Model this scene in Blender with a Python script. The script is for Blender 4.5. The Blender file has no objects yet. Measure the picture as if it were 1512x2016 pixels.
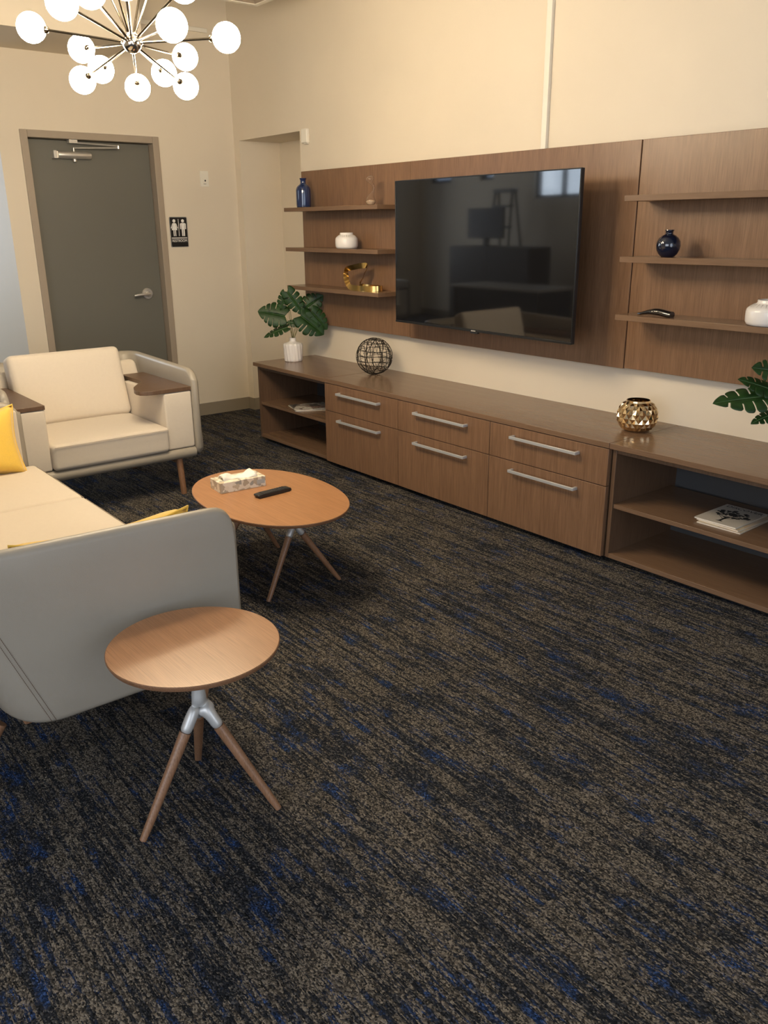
import bpy, bmesh, math, random
from mathutils import Vector, Matrix
random.seed(7)
C = bpy.context.scene.collection
PI = math.pi

# ------------------------------------------------------------------ camera
cam_d = bpy.data.cameras.new('camera')
cam = bpy.data.objects.new('camera', cam_d); C.objects.link(cam)
yaw, pitch, roll = 0.8965, -0.3306, -0.0085
fw = Vector((-math.sin(yaw)*math.cos(pitch), math.cos(yaw)*math.cos(pitch), math.sin(pitch)))
rt = fw.cross(Vector((0, 0, 1))).normalized(); up = rt.cross(fw)
rt2 = rt*math.cos(roll) + up*math.sin(roll); up2 = up*math.cos(roll) - rt*math.sin(roll)
M = Matrix((rt2, up2, -fw)).transposed().to_4x4(); M.translation = Vector((6.4927, -3.6703, 1.5359))
cam.matrix_world = M
cam_d.sensor_fit = 'VERTICAL'; cam_d.sensor_height = 36.0
cam_d.lens = 1648.34/2016*36.0
cam_d.clip_start = 0.05; cam_d.clip_end = 200
sc = bpy.context.scene
sc.camera = cam

# ------------------------------------------------------------------ exposure, world
sc.view_settings.view_transform = 'Standard'; sc.view_settings.look = 'None'
sc.view_settings.gamma = 1.0; sc.view_settings.use_curve_mapping = False
sc.view_settings.exposure = 0.16
W = bpy.data.worlds.new('world'); sc.world = W; W.use_nodes = True
W.node_tree.nodes['Background'].inputs[0].default_value = (0.55, 0.72, 1.0, 1)
W.node_tree.nodes['Background'].inputs[1].default_value = 1.6
GLOBE_STRENGTH = 82.0
GLOBE_COLOR = (1.0, 0.81, 0.55)

def area(name, loc, target, sx, sy, power, color):
    d = bpy.data.lights.new(name, 'AREA'); d.shape = 'RECTANGLE'; d.size = sx; d.size_y = sy
    d.energy = power; d.color = color
    o = bpy.data.objects.new(name, d); C.objects.link(o); o.location = loc
    o.rotation_euler = (Vector(target)-Vector(loc)).to_track_quat('-Z', 'Z').to_euler()
    return o
DAY = (0.78, 0.90, 1.0); DAY2 = (0.93, 0.96, 1.0); DAY3 = (0.90, 0.96, 1.0)
area('window_and_fill_daylight', (6.6, -6.05, 1.75), (6.6, 0, 1.4), 3.6, 2.0, 64, DAY2)
area('window_and_fill_daylight', (9.35, -3.2, 1.75), (0, -3.2, 1.2), 3.6, 2.0, 46, DAY2)
area('window_and_fill_daylight', (-1.9, -6.342, 2.35), (-1.9, 0, 2.35), .97, 1.06, 15, DAY)
area('window_and_fill_daylight', (-4.9, -4.1, 1.8), (0, -3.2, 1.3), 3.0, 1.9, 120, DAY3)  # fill daylight added to brighten the return wall, no such window in sight

# ------------------------------------------------------------------ materials
def new_mat(name):
    m = bpy.data.materials.new(name); m.use_nodes = True
    nt = m.node_tree; return m, nt, nt.nodes['Principled BSDF']
def setp(b, **k):
    for a, v in k.items():
        b.inputs[a.replace('_', ' ')].default_value = v
def N(nt, t, **k):
    n = nt.nodes.new(t)
    for a, v in k.items(): setattr(n, a, v)
    return n
def rgb(c): return (c[0], c[1], c[2], 1.0)
def coords(nt, scale=(1, 1, 1), kind='Object', loc=(0, 0, 0)):
    tc = N(nt, 'ShaderNodeTexCoord'); mp = N(nt, 'ShaderNodeMapping')
    mp.inputs['Scale'].default_value = scale; mp.inputs['Location'].default_value = loc
    nt.links.new(tc.outputs[kind], mp.inputs['Vector']); return mp.outputs['Vector']
def noise(nt, vec, scale, detail=2.0, rough=0.5):
    n = N(nt, 'ShaderNodeTexNoise'); n.inputs['Scale'].default_value = scale
    n.inputs['Detail'].default_value = detail; n.inputs['Roughness'].default_value = rough
    nt.links.new(vec, n.inputs['Vector']); return n.outputs['Fac']
def ramp(nt, fac, stops):
    r = N(nt, 'ShaderNodeValToRGB'); e = r.color_ramp.elements
    while len(e) < len(stops): e.new(0.5)
    for i, (p, c) in enumerate(stops):
        e[i].position = p; e[i].color = rgb(c) if len(c) == 3 else c
    nt.links.new(fac, r.inputs['Fac']); return r.outputs['Color']
def mixc(nt, fac, a, b, mode='MIX'):
    m = N(nt, 'ShaderNodeMix', data_type='RGBA', blend_type=mode)
    for i, v in ((0, fac), (6, a), (7, b)):
        if isinstance(v, (int, float)): m.inputs[i].default_value = v
        elif isinstance(v, tuple): m.inputs[i].default_value = rgb(v)
        else: nt.links.new(v, m.inputs[i])
    return m.outputs[2]
def math_(nt, op, a, b=None):
    m = N(nt, 'ShaderNodeMath', operation=op)
    for i, v in ((0, a), (1, b)):
        if v is None: continue
        if isinstance(v, (int, float)): m.inputs[i].default_value = v
        else: nt.links.new(v, m.inputs[i])
    return m.outputs[0]
def bump(nt, b, h, strength, dist):
    n = N(nt, 'ShaderNodeBump'); n.inputs['Strength'].default_value = strength
    n.inputs['Distance'].default_value = dist
    nt.links.new(h, n.inputs['Height']); nt.links.new(n.outputs['Normal'], b.inputs['Normal'])

def plain(name, col, rough=0.5, metal=0.0, **k):
    m, nt, b = new_mat(name); setp(b, Base_Color=rgb(col), Roughness=rough, Metallic=metal, **k); return m
def paint(name, col, rough=0.6):
    m, nt, b = new_mat(name); setp(b, Roughness=rough)
    v = coords(nt)
    n1 = noise(nt, v, 3.0, 3)
    c = mixc(nt, n1, tuple(x*0.97 for x in col), tuple(min(1, x*1.03) for x in col))
    nt.links.new(c, b.inputs['Base Color'])
    bump(nt, b, noise(nt, v, 260, 2), 0.12, 0.0008); return m
def wood(name, dark, light, axis='z', rough=0.35, s=1.0, contrast=1.0, spec=0.5):
    m, nt, b = new_mat(name); setp(b, Roughness=rough); b.inputs['Specular IOR Level'].default_value = spec
    g = {'x': (1.2, 26, 26), 'y': (26, 1.2, 26), 'z': (26, 26, 1.2)}[axis]
    f = {'x': (7, 420, 420), 'y': (420, 7, 420), 'z': (420, 420, 7)}[axis]
    a1 = noise(nt, coords(nt, tuple(q*s for q in g)), 1.0, 3, 0.55)
    a2 = noise(nt, coords(nt, tuple(q*s for q in f)), 1.0, 2, 0.6)
    mid = tuple((p+q)/2 for p, q in zip(dark, light))
    c1 = ramp(nt, a1, [(0.3, tuple(p*.4+q*.6 for p, q in zip(dark, mid))), (0.72, tuple(p*.5+q*.5 for p, q in zip(light, mid)))])
    c2 = ramp(nt, a2, [(0.36, (0.72*contrast, 0.69*contrast, 0.66*contrast)), (0.58, (1.06, 1.05, 1.04))])
    c = mixc(nt, 1.0, c1, c2, 'MULTIPLY')
    nt.links.new(c, b.inputs['Base Color'])
    bump(nt, b, a2, 0.08, 0.0006)
    r = N(nt, 'ShaderNodeMapRange'); r.inputs['To Min'].default_value = rough*0.9; r.inputs['To Max'].default_value = rough*1.15
    nt.links.new(a1, r.inputs['Value']); nt.links.new(r.outputs[0], b.inputs['Roughness'])
    return m
def fabric(name, col, rough=0.95, scale=900, speck=0.12, b_=0.35):
    m, nt, b = new_mat(name); setp(b, Roughness=rough, Sheen_Weight=0.25)
    v = coords(nt)
    n1 = noise(nt, v, scale, 2, 0.7); n2 = noise(nt, v, 60, 3)
    c = mixc(nt, n1, tuple(x*(1-speck) for x in col), tuple(min(1, x*(1+speck)) for x in col))
    c = mixc(nt, math_(nt, 'MULTIPLY', n2, 0.12), c, (0.35, 0.3, 0.24))
    nt.links.new(c, b.inputs['Base Color']); bump(nt, b, n1, b_, 0.0012); return m
def leather(name, col):
    m, nt, b = new_mat(name); setp(b, Roughness=0.42)
    v = coords(nt); vo = N(nt, 'ShaderNodeTexVoronoi'); vo.inputs['Scale'].default_value = 420
    nt.links.new(v, vo.inputs['Vector'])
    n = noise(nt, v, 7, 3)
    nt.links.new(mixc(nt, n, tuple(x*0.94 for x in col), tuple(x*1.06 for x in col)), b.inputs['Base Color'])
    bump(nt, b, vo.outputs['Distance'], 0.15, 0.0008); return m

def carpet():
    m, nt, b = new_mat('patterned_carpet'); setp(b, Roughness=1.0, Specular_IOR_Level=0.05)
    base = coords(nt)
    def st(sx, sy, loc=(0, 0, 0)): return coords(nt, (sx, sy, 1), loc=loc)
    # carpet planks laid along x, each with its own offset of the design
    br = N(nt, 'ShaderNodeTexBrick'); nt.links.new(base, br.inputs['Vector'])
    for k, v in (('Color1', (0, 0, 0, 1)), ('Color2', (1, 1, 1, 1)), ('Mortar', (0.5, 0.5, 0.5, 1))): br.inputs[k].default_value = v
    for k, v in (('Scale', 1.0), ('Mortar Size', 0.0), ('Brick Width', 0.915), ('Row Height', 0.2285), ('Bias', 0.0)): br.inputs[k].default_value = v
    off = N(nt, 'ShaderNodeVectorMath', operation='MULTIPLY'); nt.links.new(br.outputs['Color'], off.inputs[0]); off.inputs[1].default_value = (37, 53, 11)
    def shifted(sx, sy, amount=1.0):
        a = N(nt, 'ShaderNodeVectorMath', operation='ADD'); nt.links.new(base, a.inputs[0]); nt.links.new(off.outputs[0], a.inputs[1])
        mp = N(nt, 'ShaderNodeMapping'); mp.inputs['Scale'].default_value = (sx, sy, 1)
        nt.links.new(a.outputs[0], mp.inputs['Vector']); return mp.outputs['Vector']
    patch = noise(nt, shifted(2.9, 9.5), 1.0, 5, 0.68)          # broad worn patches
    streak = noise(nt, st(4.5, 75), 1.0, 3, 0.65)                # long streaks
    fine = noise(nt, st(30, 210), 1.0, 2, 0.6)                  # yarn rows
    mott = noise(nt, st(36, 70), 1.0, 3, 0.7)                   # mottling
    s = math_(nt, 'ADD', math_(nt, 'MULTIPLY', patch, 1.25), math_(nt, 'MULTIPLY', streak, 0.95))
    s = math_(nt, 'ADD', s, math_(nt, 'MULTIPLY', fine, 0.75))
    s = math_(nt, 'ADD', s, math_(nt, 'MULTIPLY', mott, 0.65))
    lines = noise(nt, st(1.3, 80), 1.0, 3, 0.55)                # long dark and light pulls along the planks
    where = ramp(nt, noise(nt, shifted(1.5, 4.5), 1.0, 2, 0.5), [(0.40, (0, 0, 0)), (0.60, (1, 1, 1))])
    s = math_(nt, 'ADD', s, math_(nt, 'MULTIPLY', math_(nt, 'MULTIPLY', math_(nt, 'SUBTRACT', lines, 0.5), 2.5), where))
    tan = ramp(nt, math_(nt, 'MULTIPLY', s, 0.2778), [(0.475, (0, 0, 0)), (0.53, (1, 1, 1))])
    # loop sized speckle
    vo = N(nt, 'ShaderNodeTexVoronoi'); vo.inputs['Scale'].default_value = 1.0
    nt.links.new(st(210, 260), vo.inputs['Vector'])
    sp = N(nt, 'ShaderNodeSeparateColor'); nt.links.new(vo.outputs['Color'], sp.inputs[0])
    tancol = ramp(nt, sp.outputs[0], [(0.0, (0.010, 0.010, 0.010)), (0.45, (0.062, 0.055, 0.047)), (1.0, (0.235, 0.205, 0.165))])
    darkcol = ramp(nt, sp.outputs[1], [(0.0, (0.007, 0.008, 0.010)), (0.7, (0.022, 0.024, 0.030)), (1.0, (0.095, 0.092, 0.088))])
    bl = noise(nt, shifted(9.0, 18.0), 1.0, 3, 0.65)
    blm = ramp(nt, math_(nt, 'ADD', math_(nt, 'MULTIPLY', bl, 0.8), math_(nt, 'MULTIPLY', mott, 0.2)), [(0.51, (0, 0, 0)), (0.63, (1, 1, 1))])
    bluecol = ramp(nt, sp.outputs[2], [(0.0, (0.006, 0.010, 0.022)), (0.6, (0.013, 0.026, 0.068)), (1.0, (0.040, 0.085, 0.23))])
    darkmix = mixc(nt, blm, darkcol, bluecol)
    # speckle dissolves the edges of the patches
    edge = math_(nt, 'MULTIPLY', sp.outputs[1], 0.5)
    f = math_(nt, 'GREATER_THAN', math_(nt, 'ADD', tan, edge), 0.62)
    f2 = math_(nt, 'MULTIPLY', f, 0.88)
    col = mixc(nt, f2, darkmix, tancol)
    nt.links.new(col, b.inputs['Base Color'])
    h = math_(nt, 'ADD', math_(nt, 'MULTIPLY', vo.outputs['Distance'], -1.0), math_(nt, 'MULTIPLY', fine, 0.8))
    bump(nt, b, h, 0.7, 0.004)
    return m

MT = {}
MT['wall'] = paint('warm_beige_wall_paint', (0.72, 0.635, 0.505))
MT['ceil'] = paint('ceiling_paint', (0.34, 0.33, 0.31), 0.8)
MT['frame'] = paint('taupe_frame_paint', (0.36, 0.295, 0.225), 0.45)
MT['door'] = paint('grey_green_door_paint', (0.14, 0.135, 0.110), 0.5)
MT['base'] = plain('taupe_vinyl_base', (0.27, 0.225, 0.165), 0.5)
MT['carpet'] = carpet()
MT['wv'] = wood('walnut_vertical_grain', (0.175, 0.094, 0.051), (0.248, 0.141, 0.079), 'z', 0.34)
MT['wx'] = wood('walnut_horizontal_grain', (0.165, 0.099, 0.059), (0.20, 0.123, 0.075), 'x', 0.24, contrast=1.2)
MT['wside'] = wood('walnut_carcass', (0.105, 0.060, 0.034), (0.15, 0.088, 0.052), 'z', 0.4)
MT['table'] = wood('light_walnut_tabletop', (0.35, 0.17, 0.076), (0.44, 0.225, 0.105), 'x', 0.3, contrast=1.15)
MT['tedge'] = wood('tabletop_edge', (0.17, 0.085, 0.042), (0.25, 0.13, 0.07), 'x', 0.5)
MT['leg'] = wood('turned_walnut', (0.20, 0.105, 0.055), (0.32, 0.175, 0.10), 'z', 0.38)
MT['steel'] = plain('brushed_nickel', (0.66, 0.63, 0.58), 0.34, 0.7)
MT['chrome'] = plain('polished_chrome', (0.75, 0.72, 0.68), 0.12, 1.0)
MT['piping'] = plain('taupe_piping', (0.36, 0.30, 0.24), 0.9)
MT['arm'] = plain('dark_nickel', (0.20, 0.17, 0.13), 0.18, 1.0)
MT['alu'] = plain('satin_silver_casting', (0.55, 0.55, 0.54), 0.42, 0.45)
MT['backing'] = plain('dark_grey_backing', (0.055, 0.055, 0.057), 0.6)
MT['kick'] = plain('black_plinth', (0.012, 0.011, 0.01), 0.6)
MT['fab'] = fabric('cream_wool_upholstery', (0.66, 0.58, 0.475))
MT['leather'] = leather('taupe_leather', (0.32, 0.285, 0.232))
MT['yellow'] = fabric('mustard_yellow_weave', (0.80, 0.52, 0.07), scale=420, speck=0.2)
MT['stitch'] = plain('brown_thread', (0.10, 0.05, 0.03), 0.8)
MT['black'] = plain('black_plastic', (0.012, 0.012, 0.013), 0.35)
MT['screen'] = plain('glossy_black_screen', (0.006, 0.006, 0.007), 0.04, Specular_IOR_Level=0.95)
MT['bezel'] = plain('dark_metal_bezel', (0.03, 0.03, 0.03), 0.3, 0.6)
MT['white'] = plain('white_ceramic', (0.78, 0.74, 0.70), 0.25)
MT['plastic'] = plain('ivory_plastic', (0.80, 0.76, 0.66), 0.4)
MT['navy'] = plain('navy_glazed_ceramic', (0.008, 0.020, 0.075), 0.08, Coat_Weight=0.6)
MT['navy2'] = plain('deep_blue_glass', (0.006, 0.010, 0.026), 0.05, Coat_Weight=0.8)
MT['gold'] = plain('hammered_gold', (0.83, 0.56, 0.20), 0.2, 1.0)
MT['goldg'] = plain('mercury_gold_glass', (0.80, 0.62, 0.38), 0.1, 1.0)
MT['wire'] = plain('bronze_wire', (0.035, 0.026, 0.018), 0.5, 0.6)
MT['sand'] = plain('pale_sand', (0.75, 0.55, 0.36), 0.9)
MT['soil'] = plain('dry_moss', (0.10, 0.08, 0.05), 0.9)
MT['stem'] = plain('olive_stem', (0.20, 0.19, 0.07), 0.5)
MT['paper'] = plain('magazine_paper', (0.72, 0.66, 0.56), 0.5)
MT['tissue'] = plain('white_tissue_paper', (0.88, 0.84, 0.74), 0.9)
MT['signwhite'] = plain('raised_white_lettering', (0.85, 0.83, 0.78), 0.5)
MT['signblack'] = plain('black_sign_plate', (0.012, 0.011, 0.010), 0.35)
MT['ink'] = plain('black_ink', (0.015, 0.016, 0.018), 0.6)

def glass_mat():
    m, nt, b = new_mat('clear_glass')
    setp(b, Base_Color=(1, 1, 1, 1), Roughness=0.02, Transmission_Weight=1.0, IOR=1.3); return m
MT['glass'] = glass_mat()
def pane_mat():
    m = bpy.data.materials.new('window_glass'); m.use_nodes = True; nt = m.node_tree; nt.nodes.clear()
    o = N(nt, 'ShaderNodeOutputMaterial'); t = N(nt, 'ShaderNodeBsdfTransparent'); g = N(nt, 'ShaderNodeBsdfGlossy')
    g.inputs['Roughness'].default_value = 0.02; mx = N(nt, 'ShaderNodeMixShader'); mx.inputs[0].default_value = 0.08
    nt.links.new(t.outputs[0], mx.inputs[1]); nt.links.new(g.outputs[0], mx.inputs[2]); nt.links.new(mx.outputs[0], o.inputs[0]); return m
MT['pane'] = pane_mat()
def globe_mat():
    m, nt, b = new_mat('lit_opal_globe')
    setp(b, Base_Color=(0.9, 0.85, 0.75, 1), Roughness=0.2, Emission_Color=rgb(GLOBE_COLOR), Emission_Strength=GLOBE_STRENGTH)
    return m
MT['globe'] = globe_mat()
def leaf_mat():
    m, nt, b = new_mat('monstera_leaf'); setp(b, Roughness=0.45, Specular_IOR_Level=0.3)
    v = coords(nt); n = noise(nt, v, 30, 3)
    c = ramp(nt, n, [(0.3, (0.008, 0.026, 0.006)), (0.7, (0.020, 0.060, 0.012))])
    nt.links.new(c, b.inputs['Base Color']); return m
MT['leaf'] = leaf_mat()
def tissue_box_mat():
    m, nt, b = new_mat('geometric_printed_card'); setp(b, Roughness=0.6)
    v = coords(nt, (1, 1, 1)); vo = N(nt, 'ShaderNodeTexVoronoi', distance='MANHATTAN'); vo.inputs['Scale'].default_value = 42
    nt.links.new(v, vo.inputs['Vector']); sp = N(nt, 'ShaderNodeSeparateColor'); nt.links.new(vo.outputs['Color'], sp.inputs[0])
    c = ramp(nt, sp.outputs[0], [(0.0, (0.74, 0.66, 0.52)), (0.3, (0.46, 0.38, 0.27)), (0.5, (0.78, 0.71, 0.58)), (0.8, (0.55, 0.46, 0.32)), (0.92, (0.36, 0.34, 0.28))])
    for e in [x for x in nt.nodes if x.type == 'VALTORGB']: e.color_ramp.interpolation = 'CONSTANT'
    nt.links.new(c, b.inputs['Base Color']); return m
MT['tissuebox'] = tissue_box_mat()
def cover_mat(name, seed, cols):
    m, nt, b = new_mat(name); setp(b, Roughness=0.3)
    v = coords(nt, (1, 1, 1), loc=(seed, seed*2, 0)); vo = N(nt, 'ShaderNodeTexVoronoi', distance='CHEBYCHEV'); vo.inputs['Scale'].default_value = 16
    nt.links.new(v, vo.inputs['Vector']); sp = N(nt, 'ShaderNodeSeparateColor'); nt.links.new(vo.outputs['Color'], sp.inputs[0])
    n = math_(nt, 'ADD', math_(nt, 'MULTIPLY', sp.outputs[0], 0.6), math_(nt, 'MULTIPLY', noise(nt, v, 60, 2), 0.4))
    c = ramp(nt, n, [(0.25+0.15*i, q) for i, q in enumerate(cols)])
    nt.links.new(c, b.inputs['Base Color']); return m

# ------------------------------------------------------------------ geometry helpers
def link(name, me, mat, parent=None, smooth=False, matrix=None):
    o = bpy.data.objects.new(name, me); C.objects.link(o)
    mats = mat if isinstance(mat, (list, tuple)) else [mat]
    if not me.materials:
        for m in mats: me.materials.append(m)
    if smooth:
        for p in me.polygons: p.use_smooth = True
        if smooth != 'all':
            me.set_sharp_from_angle(angle=math.radians(40))
    if parent is not None: o.parent = parent
    if matrix is not None: o.matrix_local = matrix
    return o
def obj(name, bm, mat, parent=None, smooth=False, bevel=0.0, segs=2, sub=0):
    bmesh.ops.recalc_face_normals(bm, faces=bm.faces)
    me = bpy.data.meshes.new(name); bm.to_mesh(me); bm.free()
    o = link(name, me, mat, parent, smooth)
    if bevel > 0:
        md = o.modifiers.new('bevel', 'BEVEL'); md.width = bevel; md.segments = segs; md.limit_method = 'ANGLE'; md.angle_limit = math.radians(35)
        if smooth is False:
            for p in me.polygons: p.use_smooth = True
            me.set_sharp_from_angle(angle=math.radians(60))
    if sub:
        md = o.modifiers.new('sub', 'SUBSURF'); md.levels = sub; md.render_levels = sub
    return o
def thing(name, label, cat, loc=(0, 0, 0), rotz=0.0, group=None):
    o = bpy.data.objects.new(name, None); C.objects.link(o); o.location = loc; o.rotation_euler = (0, 0, rotz)
    o.empty_display_size = 0.1; o['label'] = label; o['category'] = cat
    if group: o['group'] = group
    return o
def tag(o, label, cat, group=None):
    o['label'] = label; o['category'] = cat
    if group: o['group'] = group
    return o
def struct(o): o['kind'] = 'structure'; return o
def BM(): return bmesh.new()
def box(bm, x0, x1, y0, y1, z0, z1, mi=0):
    v = [bm.verts.new((x, y, z)) for z in (z0, z1) for y in (y0, y1) for x in (x0, x1)]
    fs = []
    for q in ((0, 2, 3, 1), (4, 5, 7, 6), (0, 1, 5, 4), (2, 6, 7, 3), (0, 4, 6, 2), (1, 3, 7, 5)):
        f = bm.faces.new([v[i] for i in q]); f.material_index = mi; fs.append(f)
    return v
def boxm(bm, mat, sx, sy, sz):
    v = box(bm, -sx/2, sx/2, -sy/2, sy/2, -sz/2, sz/2)
    for q in v: q.co = mat @ q.co
    return v
def frame_to(a, b):
    d = (Vector(b)-Vector(a)).normalized(); h = Vector((0, 0, 1)) if abs(d.z) < 0.99 else Vector((1, 0, 0))
    x = d.cross(h).normalized(); y = x.cross(d); return x, y
def tube(bm, pts, r, n=8, caps=True, closed=False):
    pts = [Vector(p) for p in pts]; rs = r if isinstance(r, (list, tuple)) else [r]*len(pts)
    rings = []; prev = None; L = len(pts)
    for i, p in enumerate(pts):
        if closed: d = pts[(i+1) % L]-pts[i-1]
        else: d = pts[min(i+1, L-1)]-pts[max(i-1, 0)]
        d = d.normalized() if d.length > 1e-9 else Vector((0, 0, 1))
        if prev is None:
            h = Vector((0, 0, 1)) if abs(d.z) < 0.9 else Vector((1, 0, 0)); x = d.cross(h).normalized()
        else:
            x = (prev - d*prev.dot(d)); x = x.normalized() if x.length > 1e-6 else prev
        prev = x; y = d.cross(x)
        rings.append([bm.verts.new(p + (x*math.cos(2*PI*k/n) + y*math.sin(2*PI*k/n))*rs[i]) for k in range(n)])
    rr = range(L if closed else L-1)
    for i in rr:
        a, b = rings[i], rings[(i+1) % L]
        for k in range(n): bm.faces.new((a[k], a[(k+1) % n], b[(k+1) % n], b[k]))
    if caps and not closed:
        bm.faces.new(rings[0][::-1]); bm.faces.new(rings[-1])
def lathe(bm, prof, n=40, cx=0, cy=0, mod=None, mi=0):
    rings = []
    for (r, z) in prof:
        if r < 1e-6: rings.append([bm.verts.new((cx, cy, z))]); continue
        ring = []
        for k in range(n):
            a = 2*PI*k/n; q = r*(mod(a, z) if mod else 1.0)
            ring.append(bm.verts.new((cx+q*math.cos(a), cy+q*math.sin(a), z)))
        rings.append(ring)
    for a, b in zip(rings, rings[1:]):
        for k in range(n):
            if len(a) == 1 and len(b) == 1: continue
            if len(a) == 1: f = bm.faces.new((a[0], b[k], b[(k+1) % n]))
            elif len(b) == 1: f = bm.faces.new((a[k], b[0], a[(k+1) % n]))
            else: f = bm.faces.new((a[k], a[(k+1) % n], b[(k+1) % n], b[k]))
            f.material_index = mi
def prism(bm, pts, z0, z1, mi=0, mat=None):
    lo = [bm.verts.new((p[0], p[1], z0)) for p in pts]; hi = [bm.verts.new((p[0], p[1], z1)) for p in pts]
    if mat is not None:
        for v in lo+hi: v.co = mat @ v.co
    n = len(pts)
    fs = [bm.faces.new(lo[::-1]), bm.faces.new(hi)] + [bm.faces.new((lo[i], lo[(i+1) % n], hi[(i+1) % n], hi[i])) for i in range(n)]
    for f in fs: f.material_index = mi
def sphere(bm, c, r, nu=24, nv=14, squash=1.0):
    prof = [(r*math.sin(PI*i/nv), -r*squash*math.cos(PI*i/nv)) for i in range(nv+1)]
    prof[0] = (0, -r*squash); prof[-1] = (0, r*squash)
    s = len(bm.verts); lathe(bm, prof, nu); bm.verts.ensure_lookup_table()
    for v in bm.verts[s:]: v.co += Vector(c)
def text_mesh(name, s, size, mat, parent, matrix, depth=0.001, align='CENTER', fit=None):
    cu = bpy.data.curves.new(name, 'FONT'); cu.body = s; cu.size = size; cu.extrude = depth; cu.align_x = align; cu.align_y = 'CENTER'
    t = bpy.data.objects.new(name, cu); C.objects.link(t); bpy.context.view_layer.update()
    me = bpy.data.meshes.new_from_object(t.evaluated_get(bpy.context.evaluated_depsgraph_get()))
    bpy.data.objects.remove(t); me.name = name
    if fit:
        xs = [v.co.x for v in me.vertices]; k = fit/(max(xs)-min(xs))
        for v in me.vertices: v.co.x *= k
    return link(name, me, mat, parent, matrix=matrix)
def cushion(bm, sx, sy, sz, r=0.03, crown=0.02, nx=14, ny=14, nz=5, pinch=0.0):
    """soft box centred on the origin, edges rounded with radius r, broad faces crowned"""
    def P(u, v, w):
        x, y, z = u*sx/2, v*sy/2, w*sz/2
        ix = max(-sx/2+r, min(sx/2-r, x)); iy = max(-sy/2+r, min(sy/2-r, y)); iz = max(-sz/2+r, min(sz/2-r, z))
        d = Vector((x-ix, y-iy, z-iz))
        p = Vector((ix, iy, iz)) + (d.normalized()*r if d.length > 1e-7 else d)
        c = crown*(1-u**4)*(1-v**4)
        p.z += c*w
        p.x *= 1 - pinch*(1-v*v)*abs(u); p.y *= 1 - pinch*(1-u*u)*abs(v)
        return p
    def lin(n, s):
        # denser sampling near the rounded edges
        k = max(3, 4); t = r/(s/2)
        a = [-1 + t*(1-math.cos(PI/2*i/k)) for i in range(k)]
        m = [-(1-t) + 2*(1-t)*i/n for i in range(n+1)]
        return a + m + [-q for q in a[::-1]]
    U, V, Wd = lin(nx, sx), lin(ny, sy), lin(nz, sz)
    cache = {}
    def vert(u, v, w):
        k = (round(u, 5), round(v, 5), round(w, 5))
        if k not in cache: cache[k] = bm.verts.new(P(u, v, w))
        return cache[k]
    def grid(A, B, f):
        for i in range(len(A)-1):
            for j in range(len(B)-1):
                q = [f(A[i], B[j]), f(A[i+1], B[j]), f(A[i+1], B[j+1]), f(A[i], B[j+1])]
                if len(set(q)) == 4:
                    try: bm.faces.new(q)
                    except ValueError: pass
    for w in (-1, 1): grid(U, V, lambda a, b: vert(a, b, w))
    for v in (-1, 1): grid(U, Wd, lambda a, b: vert(a, v, b))
    for u in (-1, 1): grid(V, Wd, lambda a, b: vert(u, a, b))
    return list(cache.values())
def xform(verts, mat):
    for v in verts: v.co = mat @ v.co
def T(x, y, z): return Matrix.Translation((x, y, z))
def RX(a): return Matrix.Rotation(a, 4, 'X')
def RY(a): return Matrix.Rotation(a, 4, 'Y')
def RZ(a): return Matrix.Rotation(a, 4, 'Z')
def rrect(x0, x1, y0, y1, r, n=6):
    out = []
    for cx, cy, a0 in ((x1-r, y1-r, 0), (x0+r, y1-r, 90), (x0+r, y0+r, 180), (x1-r, y0+r, 270)):
        for k in range(n+1):
            a = math.radians(a0+90*k/n); out.append((cx+r*math.cos(a), cy+r*math.sin(a)))
    return out

# ------------------------------------------------------------------ room
HC = 3.35            # ceiling height
XF, YL, XFAR = 9.5, -6.2, -5.0
bm = BM(); box(bm, XFAR-.2, XF+.2, YL-.2, 0.8, -0.1, 0.0); struct(obj('floor', bm, MT['carpet']))
bm = BM(); box(bm, XFAR-.2, XF+.2, YL-.2, 0.8, HC, HC+0.1); struct(obj('ceiling', bm, MT['ceil']))
NL, NR, NZ, ND = 0.0887, 0.9618, 2.1796, 0.3745
bm = BM()     # wall behind the television, with the tall recess at its left end
box(bm, -0.15, NL, 0, ND+.12, 0, HC); box(bm, NR, XF+.2, 0, ND+.12, 0, HC)
box(bm, NL, NR, 0, ND+.12, NZ, HC); box(bm, NL, NR, ND, ND+.12, 0, NZ)
struct(obj('wall_right', bm, MT['wall']))
DY0, DY1 = -1.674, -0.653      # outer edges of the door frame
FW = 0.05
bm = BM()     # wall with the restroom door
yi0, yi1, zi = DY0+.02, DY1-.02, 2.16
box(bm, -.15, 0, -1.817, yi0, 0, HC); box(bm, -.15, 0, yi1, 0, 0, HC); box(bm, -.15, 0, yi0, yi1, zi, HC)
struct(obj('wall_back', bm, MT['wall']))
bm = BM(); box(bm, XFAR, -.15, -1.817, -1.667, 0, HC); struct(obj('wall_return', bm, MT['wall']))
def wall_with_openings(name, axis, c0, c1, a0, a1, ops):
    bm = BM(); ops = sorted(ops); cur = a0
    def bx(p, q, z0, z1):
        if axis == 'x': box(bm, p, q, c0, c1, z0, z1)
        else: box(bm, c0, c1, p, q, z0, z1)
    for (p, q, z0, z1) in ops:
        bx(cur, p, 0, HC); bx(p, q, 0, z0); bx(p, q, z1, HC); cur = q
    bx(cur, a1, 0, HC); return struct(obj(name, bm, MT['wall']))
LW = [(-4.75, -4.22, 2.08, 2.9), (-3.55, -3.25, 2.08, 2.9), (-2.4, -1.4, 1.80, 2.9), (4.7, 8.5, 0.7, 2.8)]
FWN = [(-5.1, -1.3, 0.7, 2.8)]
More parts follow.
